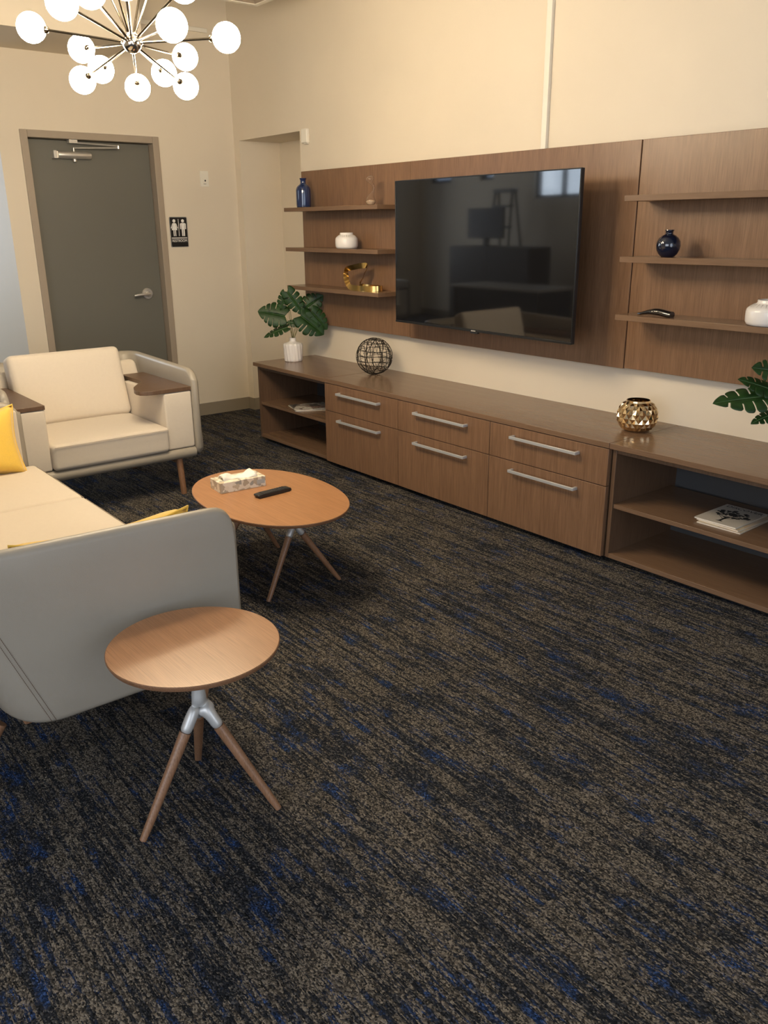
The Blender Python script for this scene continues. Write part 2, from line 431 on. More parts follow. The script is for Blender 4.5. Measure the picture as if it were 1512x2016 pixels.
FAR = [(-5.7, -2.5, 0.8, 2.8)]  # unseen window, added to bring light onto the return wall
wall_with_openings('wall_left', 'x', YL-.15, YL, XFAR-.15, XF+.15, LW)
wall_with_openings('wall_front', 'y', XF, XF+.15, YL-.15, .5, FWN)
wall_with_openings('wall_far', 'y', XFAR-.15, XFAR, YL, -1.667, FAR)
MT['winframe'] = plain('dark_window_frame', (0.06, 0.06, 0.06), 0.4)
wi = 0
for (p, q, z0, z1), side in [(w, 'L') for w in LW]+[(w, 'F') for w in FWN]+[(w, 'B') for w in FAR]:  # the far-wall window is an added one
    wi += 1
    e = bpy.data.objects.new('window_%d' % wi, None); C.objects.link(e); struct(e)
    nm = 2 if 0.9 < q-p < 1.2 else max(1, round((q-p)/0.95))
    def bx(bm, a, b, c, d, z0, z1):
        if side == 'L': box(bm, a, b, YL-.15+c, YL-.15+d, z0, z1)
        elif side == 'F': box(bm, XF+.15-d, XF+.15-c, a, b, z0, z1)
        else: box(bm, XFAR-.15+c, XFAR-.15+d, a, b, z0, z1)
    bm = BM()
    bx(bm, p, q, .03, .1, z0, z0+.04); bx(bm, p, q, .03, .1, z1-.04, z1)
    for k in range(nm+1):
        xx = p+(q-p)*k/nm; a = min(max(xx-.02, p), q-.04); bx(bm, a, a+.04, .03, .1, z0+.04, z1-.04)
    struct(obj('window_frame', bm, MT['winframe'], e))
    bm = BM(); bx(bm, p, q, .06, .066, z0, z1); struct(obj('window_pane', bm, MT['pane'], e))
# bulkhead crossing above the door
bm = BM(); box(bm, 0.0, 0.68, YL, -1.02, 2.676, HC); struct(obj('trim_1', bm, MT['wall']))
# pale surface raceway high on the door wall
bm = BM(); box(bm, 0.0, 0.02, -1.02, -0.182, 2.93, 2.96); struct(obj('trim_2', bm, MT['plastic'], bevel=.003))
# vertical cable raceway above the television
bm = BM(); box(bm, 3.272, 3.307, -0.022, 0.0, 1.90, HC); struct(obj('trim_3', bm, MT['plastic'], bevel=.003))
# baseboards
def baseb(name, x0, x1, y0, y1):
    bm = BM(); box(bm, x0, x1, y0, y1, 0, 0.102); struct(obj(name, bm, MT['base'], bevel=.003))
bm = BM(); box(bm, 0, .008, DY1, -0.0, 0, .102); box(bm, 0, .008, -1.825, DY0, 0, .102)
struct(obj('baseboard_back', bm, MT['base']))
bm = BM(); box(bm, .008, NL, -.008, 0, 0, .102); box(bm, NR, 1.07, -.008, 0, 0, .102); box(bm, 5.3, XF, -.008, 0, 0, .102)
struct(obj('baseboard_right', bm, MT['base']))
bm = BM(); box(bm, NL, NL+.008, 0, ND, 0, .102); box(bm, NL+.008, NR, ND-.008, ND, 0, .102)
struct(obj('baseboard_recess', bm, MT['base']))
bm = BM(); box(bm, XFAR, 0, -1.825, -1.817, 0, .102); struct(obj('baseboard_return', bm, MT['base']))
bm = BM(); box(bm, XFAR, XF, YL, YL+.008, 0, .102); struct(obj('baseboard_left', bm, MT['base']))

# ------------------------------------------------------------------ door
d = bpy.data.objects.new('door_1', None); C.objects.link(d); d.location = (0, (DY0+DY1)/2, 0); struct(d)
hw = (DY1-DY0)/2
bm = BM()
for s in (-1, 1):
    a, b = sorted((s*(hw-FW), s*hw)); box(bm, -.16, .012, a, b, 0, 2.18)
    a, b = sorted((s*(hw-FW-.016), s*(hw-FW))); box(bm, -.16, -.118, a, b, 0, 2.132)
    a, b = sorted((s*(hw-FW), s*(hw-FW-.016)))
box(bm, -.16, .012, -hw+FW, hw-FW, 2.132, 2.18)
box(bm, -.16, -.118, -hw+FW+.016, hw-FW-.016, 2.116, 2.132)
f = struct(obj('door_frame', bm, MT['frame'], d, bevel=.003))
bm = BM(); box(bm, -.112, -.07, -hw+FW+.003, hw-FW-.003, 0.01, 2.128)
panel = struct(obj('door_panel', bm, MT['door'], d, bevel=.002))
# lever handle
ly = -0.827-(DY0+DY1)/2
bm = BM(); xf = -.07
def disc_x(bm, x0, x1, y, z, r, n=28):
    s = len(bm.verts); lathe(bm, [(0, 0), (r, 0), (r, (x1-x0)*.6), (r*.88, x1-x0), (0, x1-x0)], n); bm.verts.ensure_lookup_table()
    for v in bm.verts[s:]: v.co = Vector((x0+v.co.z, y+v.co.x, z+v.co.y))
disc_x(bm, xf, xf+.014, ly, 1.03, .044)
disc_x(bm, xf, xf+.05, ly, 1.03, .019)
tube(bm, [(xf+.045, ly+.005, 1.03), (xf+.052, ly-.02, 1.03), (xf+.052, ly-.06, 1.029), (xf+.05, ly-.10, 1.026), (xf+.044, ly-.125, 1.022)], [.013, .012, .0105, .010, .009], 12)
struct(obj('door_handle', bm, MT['steel'], d, smooth=True))
# door closer
c0 = -1.305-(DY0+DY1)/2
bm = BM(); s = len(bm.verts)
lathe(bm, [(0, -.12), (.024, -.12), (.026, -.115), (.026, .115), (.024, .12), (0, .12)], 24); bm.verts.ensure_lookup_table()
for v in bm.verts[s:]: v.co = Vector((xf+.03+v.co.x, c0+.01+v.co.z, 2.03+v.co.y))
box(bm, xf, xf+.03, c0-.115, c0+.125, 2.008, 2.052)
cl = struct(obj('door_closer', bm, MT['steel'], d, smooth=True))
bm = BM(); box(bm, xf, xf+.058, c0-.145, c0-.122, 2.003, 2.057); tube(bm, [(xf+.03, c0+.01, 2.004), (xf+.03, c0+.01, 1.985)], .014, 14)
struct(obj('closer_cap', bm, MT['steel'], cl, bevel=.002))
bm = BM()
tube(bm, [(xf+.03, c0+.01, 2.055), (xf+.03, c0+.01, 2.078)], .007, 10)
tube(bm, [(xf+.03, c0+.01, 2.078), (xf+.12, c0+.31, 2.085)], .006, 8)
tube(bm, [(xf+.12, c0+.31, 2.08), (xf+.12, c0+.31, 2.10)], .008, 8)
tube(bm, [(xf+.12, c0+.31, 2.098), (xf+.055, c0+.02, 2.112)], .005, 8)
box(bm, xf+.02, xf+.07, c0-.03, c0+.03, 2.108, 2.131)
struct(obj('closer_arm', bm, MT['steel'], cl, smooth=True))

# ------------------------------------------------------------------ wall fittings
sg = thing('restroom_sign', 'black restroom sign with white figures, on the wall right of the door', 'sign', (0.0, -.544, 1.493))
RW = Matrix(((0, 0, 1, 0), (1, 0, 0, 0), (0, 1, 0, 0), (0, 0, 0, 1)))      # local xy -> world yz, facing +x
def on_back(bm, pts, z0, z1, mi=0): prism(bm, pts, z0, z1, mi, RW)
bm = BM(); on_back(bm, rrect(-.076, .076, -.1145, .1145, .010), 0, .003); obj('plate', bm, MT['signblack'], sg)
bm = BM()      # thin white border line
o_, i_ = rrect(-.074, .074, -.1125, .1125, .009), rrect(-.0725, .0725, -.111, .111, .008)
n = len(o_)
for z in (0.003, 0.0036):
    pass
vo_ = [[bm.verts.new(RW @ Vector((p[0], p[1], z))) for p in ring] for ring in (o_, i_) for z in (.003, .0036)]
for k in range(n):
    k2 = (k+1) % n; bm.faces.new((vo_[1][k], vo_[1][k2], vo_[3][k2], vo_[3][k]))
    bm.faces.new((vo_[0][k], vo_[0][k2], vo_[1][k2], vo_[1][k])); bm.faces.new((vo_[2][k], vo_[2][k2], vo_[3][k2], vo_[3][k]))
obj('border', bm, MT['signwhite'], sg)
def circ(cx, cy, r, n=18): return [(cx+r*math.cos(2*PI*k/n), cy+r*math.sin(2*PI*k/n)) for k in range(n)]
zt = .0038
bm = BM(); cx = -.037       # woman
on_back(bm, circ(cx, .084, .0125), .003, zt)
on_back(bm, [(cx-.010, .068), (cx+.010, .068), (cx+.014, .050), (cx+.024, .015), (cx-.024, .015), (cx-.014, .050)], .003, zt)
for s in (-1, 1):
    on_back(bm, [(cx+s*.011, .067), (cx+s*.017, .064), (cx+s*.030, .030), (cx+s*.024, .027)], .003, zt)
    on_back(bm, [(cx+s*.003, .016), (cx+s*.011, .016), (cx+s*.011, -.030), (cx+s*.003, -.030)], .003, zt)
obj('woman_pictogram', bm, MT['signwhite'], sg)
bm = BM(); cx = .037        # man
on_back(bm, circ(cx, .084, .0125), .003, zt)
on_back(bm, [(cx-.016, .068), (cx+.016, .068), (cx+.014, .020), (cx-.014, .020)], .003, zt)
for s in (-1, 1):
    on_back(bm, [(cx+s*.017, .067), (cx+s*.025, .062), (cx+s*.025, .022), (cx+s*.018, .022)], .003, zt)
    on_back(bm, [(cx+s*.002, .020), (cx+s*.013, .020), (cx+s*.012, -.030), (cx+s*.002, -.030)], .003, zt)
obj('man_pictogram', bm, MT['signwhite'], sg)
bm = BM(); on_back(bm, [(-.002, -.03), (.002, -.03), (.002, .098), (-.002, .098)], .003, zt)
on_back(bm, [(-.066, -.044), (.066, -.044), (.066, -.0405), (-.066, -.0405)], .003, zt)
on_back(bm, [(-.066, -.050), (.066, -.050), (.066, -.0475), (-.066, -.0475)], .003, zt); obj('divider', bm, MT['signwhite'], sg)
text_mesh('lettering', 'RESTROOM', .027, MT['signwhite'], sg, T(.0032, 0, -.066) @ RW, .0008, fit=.125)
bm = BM()
for k in range(13):
    if k in (4, 9): continue
    for j in range(2): on_back(bm, circ(-.03+.005*k, -.090-.005*j, .001, 6), .003, .0036)
obj('braille', bm, MT['signblack'], sg)

sw = thing('wall_switch', 'small ivory two-button control plate high on the wall above the restroom sign', 'switch', (0, -.288, 1.893))
bm = BM(); on_back(bm, rrect(-.036, .036, -.058, .058, .004), 0, .006); obj('plate', bm, MT['plastic'], sw, bevel=.001)
bm = BM(); on_back(bm, rrect(-.017, .017, .004, .034, .002), .006, .008); obj('button', bm, MT['plastic'], sw)
bm = BM(); on_back(bm, rrect(-.017, .017, -.034, -.004, .002), .006, .008); b2 = obj('button', bm, MT['plastic'], sw)
bm = BM(); on_back(bm, circ(.004, -.014, .007, 12), .008, .0085); on_back(bm, rrect(-.012, .012, -.040, -.037, .001), .006, .0066); obj('indicator', bm, MT['ink'], sw)

se = thing('wall_sensor', 'small ivory sensor box on the wall above the upper left shelf', 'sensor', (1.052, 0, 2.141))
bm = BM(); v = box(bm, -.036, .036, -.028, 0, -.047, .047); obj('housing', bm, MT['plastic'], se, bevel=.006, segs=3)
bm = BM(); box(bm, -.012, .03, -.02, -.002, -.054, -.047); obj('mount', bm, MT['plastic'], se, bevel=.002)

# diffuser hanging near the corner
vt = thing('air_diffuser', 'white framed air diffuser hanging above the wall corner, cut by the picture top', 'air vent', (1.38, -.68, 2.9))
bm = BM()
for k in range(4):
    w0, w1 = .31, .275
    a = RZ(PI/2*k)
    pts = [(-w0, -w0), (w0, -w0), (w1, -w1), (-w1, -w1)]; prism(bm, pts, 0, .03, mat=a)
obj('frame', bm, MT['plastic'], vt, bevel=.002)
bm = BM()
for j in range(4):
    w0 = .27-.062*j
    for k in range(4):
        pts = [(-w0, -w0, .004), (w0, -w0, .004), (w0-.055, -w0+.055, .04), (-w0+.055, -w0+.055, .04)]
        vs = [bm.verts.new(RZ(PI/2*k) @ Vector(p)) for p in pts] + [bm.verts.new(RZ(PI/2*k) @ (Vector(p)+Vector((0, 0, .004)))) for p in pts]
        for q in ((0, 1, 2, 3), (7, 6, 5, 4), (0, 4, 5, 1), (2, 6, 7, 3), (1, 5, 6, 2), (0, 3, 7, 4)): bm.faces.new([vs[i] for i in q])
obj('louvre', bm, MT['frame'], vt)
bm = BM(); box(bm, -.22, .22, -.22, .22, .045, HC-2.9); obj('duct', bm, MT['ceil'], vt)

# ------------------------------------------------------------------ shelving panels
XP = [1.0485, 2.2667, 3.9328, 5.16]
ZT, ZB, PT = 1.9024, 0.8384, 0.06
def wall_panel(name, x0, x1, label, shelves, zb=ZB, yt=PT):
    t = thing(name, label, 'wall panel', ((x0+x1)/2, 0, zb))
    h = (x1-x0)/2 - .0025
    bm = BM(); box(bm, -h, h, -yt, -.035, 0, ZT-zb); obj('back_panel', bm, MT['wv'], t, bevel=.0015)
    bm = BM()
    for s in (-.7, 0, .7): box(bm, s*h-.03, s*h+.03, -.035, 0, .05, ZT-zb-.05)
    obj('mounting_batten', bm, MT['kick'], t)
    if shelves:
        a, b = shelves
        for z in (1.654, 1.386, 1.122):
            bm = BM(); box(bm, a-(x0+x1)/2, b-(x0+x1)/2, -.25, -yt, z-zb-.026, z-zb); obj('shelf', bm, MT['wx'], t, bevel=.001)
    return t
wall_panel('shelf_panel', XP[0], XP[1], 'walnut wall panel with three shelves, left of the television', (1.10, 2.17))
wall_panel('wall_panel', XP[1], XP[2], 'plain walnut wall panel behind the television', None, ZB-.004, PT+.002)
wall_panel('shelf_panel', XP[2], XP[3], 'walnut wall panel with three shelves at the right edge of the photo', (3.995, 5.09))

# ------------------------------------------------------------------ television
tv = thing('television', 'large black flat television hung on the middle walnut panel', 'television', (3.0715, -.278, 1.371), math.radians(-1.61))
tw, th = .711, .411
tilt = RX(math.radians(0.35))
def tvpart(name, mat, boxes, bevel=.0):
    bm = BM()
    for b_ in boxes: xform(box(bm, *b_), tilt)
    return obj(name, bm, mat, tv, bevel=bevel)
tvpart('housing', MT['black'], [(-tw, tw, .0, .022, -th, th), (-.5, .5, .022, .055, -.33, .25)], .003)
tvpart('screen', MT['screen'], [(-tw+.006, tw-.006, -.003, 0, -th+.014, th-.006)])
tvpart('bezel', MT['bezel'], [(-tw, tw, -.006, 0, -th, -th+.012), (-tw, tw, -.004, 0, th-.005, th), (-tw, -tw+.005, -.004, 0, -th+.012, th-.005), (tw-.005, tw, -.004, 0, -th+.012, th-.005)], .001)
tvpart('badge', MT['steel'], [(-.018, .018, -.0072, -.006, -th+.003, -th+.009)])
tvpart('receiver', MT['black'], [(-.03, .03, -.004, .012, -th-.010, -th)], .002)
bm = BM(); box(bm, -.2, .2, .05, .066, -.16, .16); box(bm, -.09, .09, .194, .212, -.12, .12)
tube(bm, [(-.02, .066, 0), (.10, .13, 0), (-.02, .196, 0)], .018, 10); obj('wall_bracket', bm, MT['kick'], tv)

# ------------------------------------------------------------------ credenza
HT, HB, D_ = 0.586, 0.028, 0.5486
def open_cabinet(x0, x1, tx0, tx1, label):
    t = thing('open_cabinet', label, 'cabinet', ((x0+x1)/2, 0, 0)); cx = (x0+x1)/2; h = (x1-x0)/2; t_ = .02; yf = -.53
    bm = BM()
    box(bm, -h, -h+t_, yf, -.012, HB, .56); obj('side_panel', bm, MT['wside'], t, bevel=.001)
    bm = BM(); box(bm, h-t_, h, yf, -.012, HB, .56); obj('side_panel', bm, MT['wside'], t, bevel=.001)
    bm = BM(); box(bm, -h+t_, h-t_, -.020, -.012, HB+.022, .538); obj('back_board', bm, MT['backing'], t)
    bm = BM(); box(bm, -h+t_, h-t_, yf, -.012, HB, HB+.022); obj('bottom_board', bm, MT['wx'], t, bevel=.001)
    bm = BM(); box(bm, -h+t_, h-t_, yf+.003, yf+.06, .538, .56); box(bm, -h+t_, h-t_, -.08, -.012, .538, .56); obj('top_rail', bm, MT['wside'], t, bevel=.001)
    bm = BM(); box(bm, -h+t_+.001, h-t_-.001, yf+.006, -.06, .275, .295); obj('shelf', bm, MT['wx'], t, bevel=.001)
    bm = BM(); box(bm, -h+.01, h-.01, yf+.05, -.03, 0, HB); obj('plinth', bm, MT['kick'], t)
    bm = BM(); box(bm, tx0-cx, tx1-cx, -D_-.002, 0, .56, HT); obj('top', bm, MT['wx'], t, bevel=.0015)
    return t
open_cabinet(1.085, 1.9695, 1.0684-.012, 1.9692, 'open walnut shelf cabinet at the far left end of the low credenza')
open_cabinet(4.249, 5.16, 4.2416, 5.172, 'open walnut shelf cabinet at the right end of the low credenza, holding magazines')
WU, XS = .7566, 1.9705
dr_lab = ['left unit of the three walnut two-drawer cabinets, next to the far open cabinet', 'middle unit of the three walnut two-drawer cabinets', 'right unit of the three walnut two-drawer cabinets, next to the near open cabinet']
def drawer_cabinet(i):
    t = thing('drawer_cabinet', dr_lab[i], 'cabinet', (XS+WU*(i+.5), 0, 0), group='two-drawer cabinets under the television')
    h = WU/2-.0005
    bm = BM(); box(bm, -h, -h+.02, -.528, -.012, HB, .56); box(bm, h-.02, h, -.528, -.012, HB, .56)
    box(bm, -h+.02, h-.02, -.528, -.012, HB, HB+.02); box(bm, -h+.02, h-.02, -.528, -.012, .54, .56); box(bm, -h+.02, h-.02, -.03, -.012, HB+.02, .54)
    obj('carcass', bm, MT['wside'], t)
    bm = BM(); box(bm, -h+.01, h-.01, -.47, -.03, 0, HB); obj('plinth', bm, MT['kick'], t)
    for z0, z1, hz in ((.3785, .556, .507), (HB+.001, .3745, .330)):
        bm = BM(); box(bm, -h+.0015, h-.0015, -D_, -.5285, z0, z1)
        dr = obj('drawer', bm, MT['wv'], t, bevel=.0012)
        bm = BM()
        box(bm, -.213, .213, -D_-.034, -D_-.025, hz-.0075, hz+.0075)
        for s in (-1, 1): a, b = sorted((s*.213, s*.200)); box(bm, a, b, -D_-.025, -D_, hz-.0075, hz+.0075)
        obj('handle', bm, MT['alu'], dr, bevel=.0012)
    return t
for i in range(3): drawer_cabinet(i)
bm = BM(); box(bm, 1.9718, 4.2390, -D_-.002, 0, .56, HT)
tag(obj('worktop', bm, MT['wx'], bevel=.0015), 'long walnut worktop lying over the three drawer cabinets', 'worktop')

# ------------------------------------------------------------------ lounge seating
def shell_mesh(Wd, t=.045, rc=.13, zb=.235, ztop=.745, d0=.68, lean=.22):
    """U-shaped upholstered shell open to +y, front edge at y=0"""
    bm = BM()
    def U(d, off):
        h = Wd/2-off; r = rc-off; dd = d-off; pts = []
        fr = .0
        ns = 10
        for k in range(ns+1): pts.append((h, -(dd-r)*(k/ns)**1.0))
        for k in range(1, 9): a = PI/2*k/9; pts.append((h-r+r*math.cos(a), -dd+r-r*math.sin(a)))
        for k in range(0, 7): pts.append((h-r - (2*(h-r))*k/6, -dd))
        for k in range(1, 9): a = PI/2+PI/2*k/9; pts.append((-h+r+r*math.cos(a), -dd+r-r*math.sin(a)))
        for k in range(ns+1): pts.append((-h, -(dd-r)*(1-k/ns)**1.0))
        return pts
    # insert extra samples near the front for the rounded profile corner
    R = .055; fine = [R*(1-math.cos(PI/2*k/6)) for k in range(7)]
    def Ux(d, off):
        p = U(d, off); h = Wd/2-off
        head = [(h, -q) for q in fine]; tail = [(-h, -q) for q in fine[::-1]]
        a = [q for q in p[:12] if q[1] < -R-.005 or abs(q[0]) < h-1e-6]; 
        core = [q for q in p if not (abs(abs(q[0])-h) < 1e-9 and q[1] > -R-.005)]
        return head+core+tail
    n = len(Ux(d0, 0)); K = len(fine)
    base = Ux(d0, t/2)
    def ztp(i):
        j = i if i < K else (n-1-i if n-1-i < K else None)
        y = -base[i][1]
        s = ztop + .02*min(1, y/.6)
        if j is None: return s
        q = fine[j]; return s - R + math.sqrt(max(0, R*R-(R-q)**2))
    def zbt(i):
        y = -base[i][1]; h = 0; j = i if i < K else (n-1-i if n-1-i < K else None)
        if j is not None:
            r2 = .025; q = min(fine[j], r2); h = r2 - math.sqrt(max(0, r2*r2-(r2-q)**2))
        r3 = .065; yb = d0-r3
        if y > yb: q = min(y-yb, r3); h = max(h, r3-math.sqrt(max(0, r3*r3-q*q)))
        return zb+h
    rings = []
    for i in range(n):
        zt_, zb_ = ztp(i), zbt(i); ring = []
        r = t/2
        sec = []
        NZ_ = 8
        for k in range(NZ_+1): sec.append((0, zb_+r+(zt_-zb_-2*r)*k/NZ_))
        for k in range(1, 6): a = PI*k/6; sec.append((r-r*math.cos(a), zt_-r+r*math.sin(a)))
        for k in range(NZ_+1): sec.append((t, zt_-r-(zt_-zb_-2*r)*k/NZ_))
        for k in range(1, 6): a = PI*k/6; sec.append((r+r*math.cos(a), zb_+r-r*math.sin(a)))
        for off, z in sec:
            d = d0+lean*(z-zb)/.5
            p = Ux(d, off)[i]; ring.append(bm.verts.new((p[0], p[1], z)))
        rings.append(ring)
    m = len(rings[0])
    for a, b in zip(rings, rings[1:]):
        for k in range(m): bm.faces.new((a[k], a[(k+1) % m], b[(k+1) % m], b[k]))
    # rounded noses
    for ring, s in ((rings[0], 1), (rings[-1], -1)):
        cz = sum(v.co.z for v in ring)/m; cx = sum(v.co.x for v in ring)/m
        inner = [bm.verts.new((cx+(v.co.x-cx)*.55, v.co.y+.011, cz+(v.co.z-cz)*.985)) for v in ring]
        for k in range(m): bm.faces.new((ring[k], ring[(k+1) % m], inner[(k+1) % m], inner[k]))
        bm.faces.new(inner)
    return bm

def leg_mesh(top, foot, r0, r1):
    bm = BM(); top, foot = Vector(top), Vector(foot); n = 8
    pts = [top.lerp(foot, k/n) for k in range(n+1)]
    rs = [r0+(r1-r0)*k/n for k in range(n+1)]
    pts.append(foot-Vector((0, 0, .0))); rs[-1] = r1*.97; rs.append(r1*.6); pts[-1] = foot - (top-foot).normalized()*.003
    tube(bm, pts, rs, 16)
    lo = min(v.co.z for v in bm.verts)
    for v in bm.verts: v.co.z = max(v.co.z, 0.0)
    return bm
def stitches(parent, Wd, side):
    bm = BM()
    for off in (0, .012):
        a = Vector((side*(Wd/2+.0006), -.585-off, .25)); b = Vector((side*(Wd/2+.0006), -.715-off, .60))
        n = 62
        for k in range(n):
            p, q = a.lerp(b, (k+.12)/n), a.lerp(b, (k+.88)/n); tube(bm, [p, q], .0007, 4)
    return obj('stitching', bm, MT['stitch'], parent)

def lounge(name, Wd, nseat, label, cat, loc, rotz, group=None, tablets=False, back_cushions=True):
    t = thing(name, label, cat, loc, rotz, group)
    h = Wd/2; th_ = .045
    obj('shell', shell_mesh(Wd), MT['leather'], t, smooth='all')
    for s in (-1, 1): stitches(t, Wd, s)
    # deck with its rounded front roll
    bm = BM(); inn = h-th_-.002
    pts = [(-.05, .225), (-.03, .218), (-.012, .222), (0.0, .235), (.004, .25), (0, .266), (-.012, .278), (-.03, .282), (-.60, .282), (-.60, .225)]
    lo = [bm.verts.new((-inn, p[0], p[1])) for p in pts]; hi = [bm.verts.new((inn, p[0], p[1])) for p in pts]; q = len(pts)
    bm.faces.new(lo); bm.faces.new(hi[::-1])
    for k in range(q): bm.faces.new((lo[k], hi[k], hi[(k+1) % q], lo[(k+1) % q]))
    obj('front_rail', bm, MT['leather'], t, smooth=True)
    blk = .172 if tablets else .028
    si = h-th_-blk              # half width of the seat well
    # upholstered arms
    for s in (-1, 1):
        bm = BM()
        if tablets:
            vs = cushion(bm, blk, .585, .338, .012, 0, 3, 6, 4); xform(vs, T(s*(h-th_-blk/2-.001), -.3045, .452))
            obj('arm_block', bm, MT['fab'], t, smooth='all')
        else:
            vs = cushion(bm, blk, .53, .42, .012, 0, 2, 8, 6); xform(vs, T(s*(h-th_-blk/2-.001), -.29, .495))
            obj('arm_lining', bm, MT['fab'], t, smooth='all')
    # lining of the back
    bm = BM(); vs = cushion(bm, 2*(h-th_)-.03-(0 if tablets else .14), .07, .43, .03, 0, 10, 3, 6)
    for v in vs: v.co.y -= .22*(v.co.z)/.5
    xform(vs, T(0, -.695, .505)); obj('back_lining', bm, MT['fab'], t, smooth='all')
    # seat cushions
    w = 2*si/nseat
    for k in range(nseat):
        bm = BM(); vs = cushion(bm, w-.002, .66, .145, .022, .012, 12, 12, 3)
        for v in vs: v.co.y += 0.012*max(0, v.co.z/.07)
        xform(vs, T(-si+w*(k+.5), -.315, .356))
        cu = obj('seat_cushion', bm, MT['fab'], t, smooth='all')
        bm = BM(); z = .356+.0725-.010; xa, xb = -si+w*k+.012, -si+w*(k+1)-.012
        tube(bm, [(xa, .0285, z-.002), ((xa+xb)/2, .029, z-.001), (xb, .0285, z-.002)], .0014, 5); obj('piping', bm, MT['piping'], cu)
    BCY = -.612 if tablets else -.752
    if back_cushions:
        for k in range(nseat):
            bm = BM(); vs = cushion(bm, w-.006, .425, .13, .034, .014, 12, 12, 3)
            xform(vs, T(-si+w*(k+.5), BCY, .62) @ RX(math.radians(90+17)))
            bc = obj('back_cushion', bm, MT['fab'], t, smooth='all')
            bm = BM(); m_ = T(-si+w*(k+.5), BCY, .62) @ RX(math.radians(90+17))
            a, b = (w-.006)/2-.012, .415/2-.012
            a2, b2 = a, b
            pts = [m_ @ Vector((p[0], p[1], -.055)) for p in rrect(-a2, a2, -b2, b2, .03, 5)]
            tube(bm, pts, .0016, 5, closed=True); obj('piping', bm, MT['piping'], bc)
    # wooden rails and legs
    for s in (-1, 1):
        bm = BM(); box(bm, s*(h-.145)-.02, s*(h-.145)+.02, -.64, -.05, .19, .226); obj('leg_rail', bm, MT['leg'], t, bevel=.006)
        obj('leg', leg_mesh((s*(h-.145), -.045, .222), (s*(h-.142), -.022 if tablets else -.10, 0), .0205, .0175), MT['leg'], t, smooth=True)
        obj('leg', leg_mesh((s*(h-.145), -.70, .215), (s*(h-.142), -.85 if not tablets else -.765, 0), .0205, .0175), MT['leg'], t, smooth=True)
    return t

# armchair faces +x; local +y -> world +x
AX, AY = 1.965, -2.0
ac = lounge('armchair', 1.11, 1, 'cream armchair with grey leather shell and wooden arm tablet, in front of the door', 'armchair', (AX, AY, 0), -PI/2, None, True)
# tablets: local x = -(world y - AY), local y = world x - AX
def tab(name, wpts, label=None):
    pts = [(-(y-AY), x-AX) for x, y in wpts]
    bm = BM(); prism(bm, pts, .622, .645); o = obj(name, bm, [MT['wside']], ac, bevel=.002); return o
pad = [(1.955, -1.492)]
curve = [(1.955, -1.492), (1.955, -1.62), (1.955, -1.72), (1.945, -1.765), (1.92, -1.793), (1.885, -1.800), (1.83, -1.79), (1.76, -1.762), (1.69, -1.715), (1.64, -1.672), (1.615, -1.650), (1.59, -1.642), (1.55, -1.640), (1.30, -1.640), (1.28, -1.63), (1.28, -1.492)]
tab('arm_tablet', curve)
tab('arm_tablet', [(1.955, -2.508), (1.955, -2.336), (1.30, -2.336), (1.28, -2.345), (1.28, -2.508)])

so = lounge('sofa', 2.14, 3, 'long cream sofa with grey leather shell along the left edge of the photo', 'sofa', (3.29, -2.545, 0), 0.0)

def pillow(label, loc, rot, w=.52, hgt=.36):
    bm = BM(); n = 22; top, bot = {}, {}
    for i in range(n+1):
        for j in range(n+1):
            u, v = -1+2*i/n, -1+2*j/n
            x = u*w/2*(1-.09*(1-abs(v)**1.6)*abs(u)**2); y = v*hgt/2*(1-.27*(1-abs(u)**1.8)*abs(v)**2)
            th2 = .064*((1-u**6)*(1-v**6))**.5
            wr = .004*math.sin(9*u+3*v)*(1-u*u)*(1-v*v)
            top[i, j] = bm.verts.new((x, y, th2+wr))
            bot[i, j] = top[i, j] if (i in (0, n) or j in (0, n)) else bm.verts.new((x, y, -th2+wr))
    for i in range(n):
        for j in range(n):
            bm.faces.new((top[i, j], top[i+1, j], top[i+1, j+1], top[i, j+1]))
            q = (bot[i, j], bot[i, j+1], bot[i+1, j+1], bot[i+1, j])
            bm.faces.new(q)
    o = obj('throw_pillow', bm, MT['yellow'], smooth='all'); o.location = loc; o.rotation_euler = rot
    bm = BM(); pts = [(v.co.x, v.co.y, 0) for v in []]
    ed = [(i, 0) for i in range(n)]+[(n, j) for j in range(n)]+[(n-i, n) for i in range(n)]+[(0, n-j) for j in range(n)]
    P2 = []
    for i, j in ed:
        u, v = -1+2*i/n, -1+2*j/n
        P2.append((u*w/2*(1-.09*(1-abs(v)**1.6)*abs(u)**2), v*hgt/2*(1-.27*(1-abs(u)**1.8)*abs(v)**2), 0))
    tube(bm, P2, .004, 6, closed=True); obj('seam', bm, MT['yellow'], o, smooth='all')
    return tag(o, label, 'pillow', 'yellow throw pillows on the sofa')
pillow('yellow throw pillow leaning on the far arm of the sofa', (2.362, -2.85, .578), (math.radians(90-16), 0, math.radians(90)), .52, .34)
pillow('yellow throw pillow behind the near arm of the sofa, only its corner showing', (4.205, -2.895, .573), (math.radians(90-15), 0, math.radians(-90)), .52, .34)

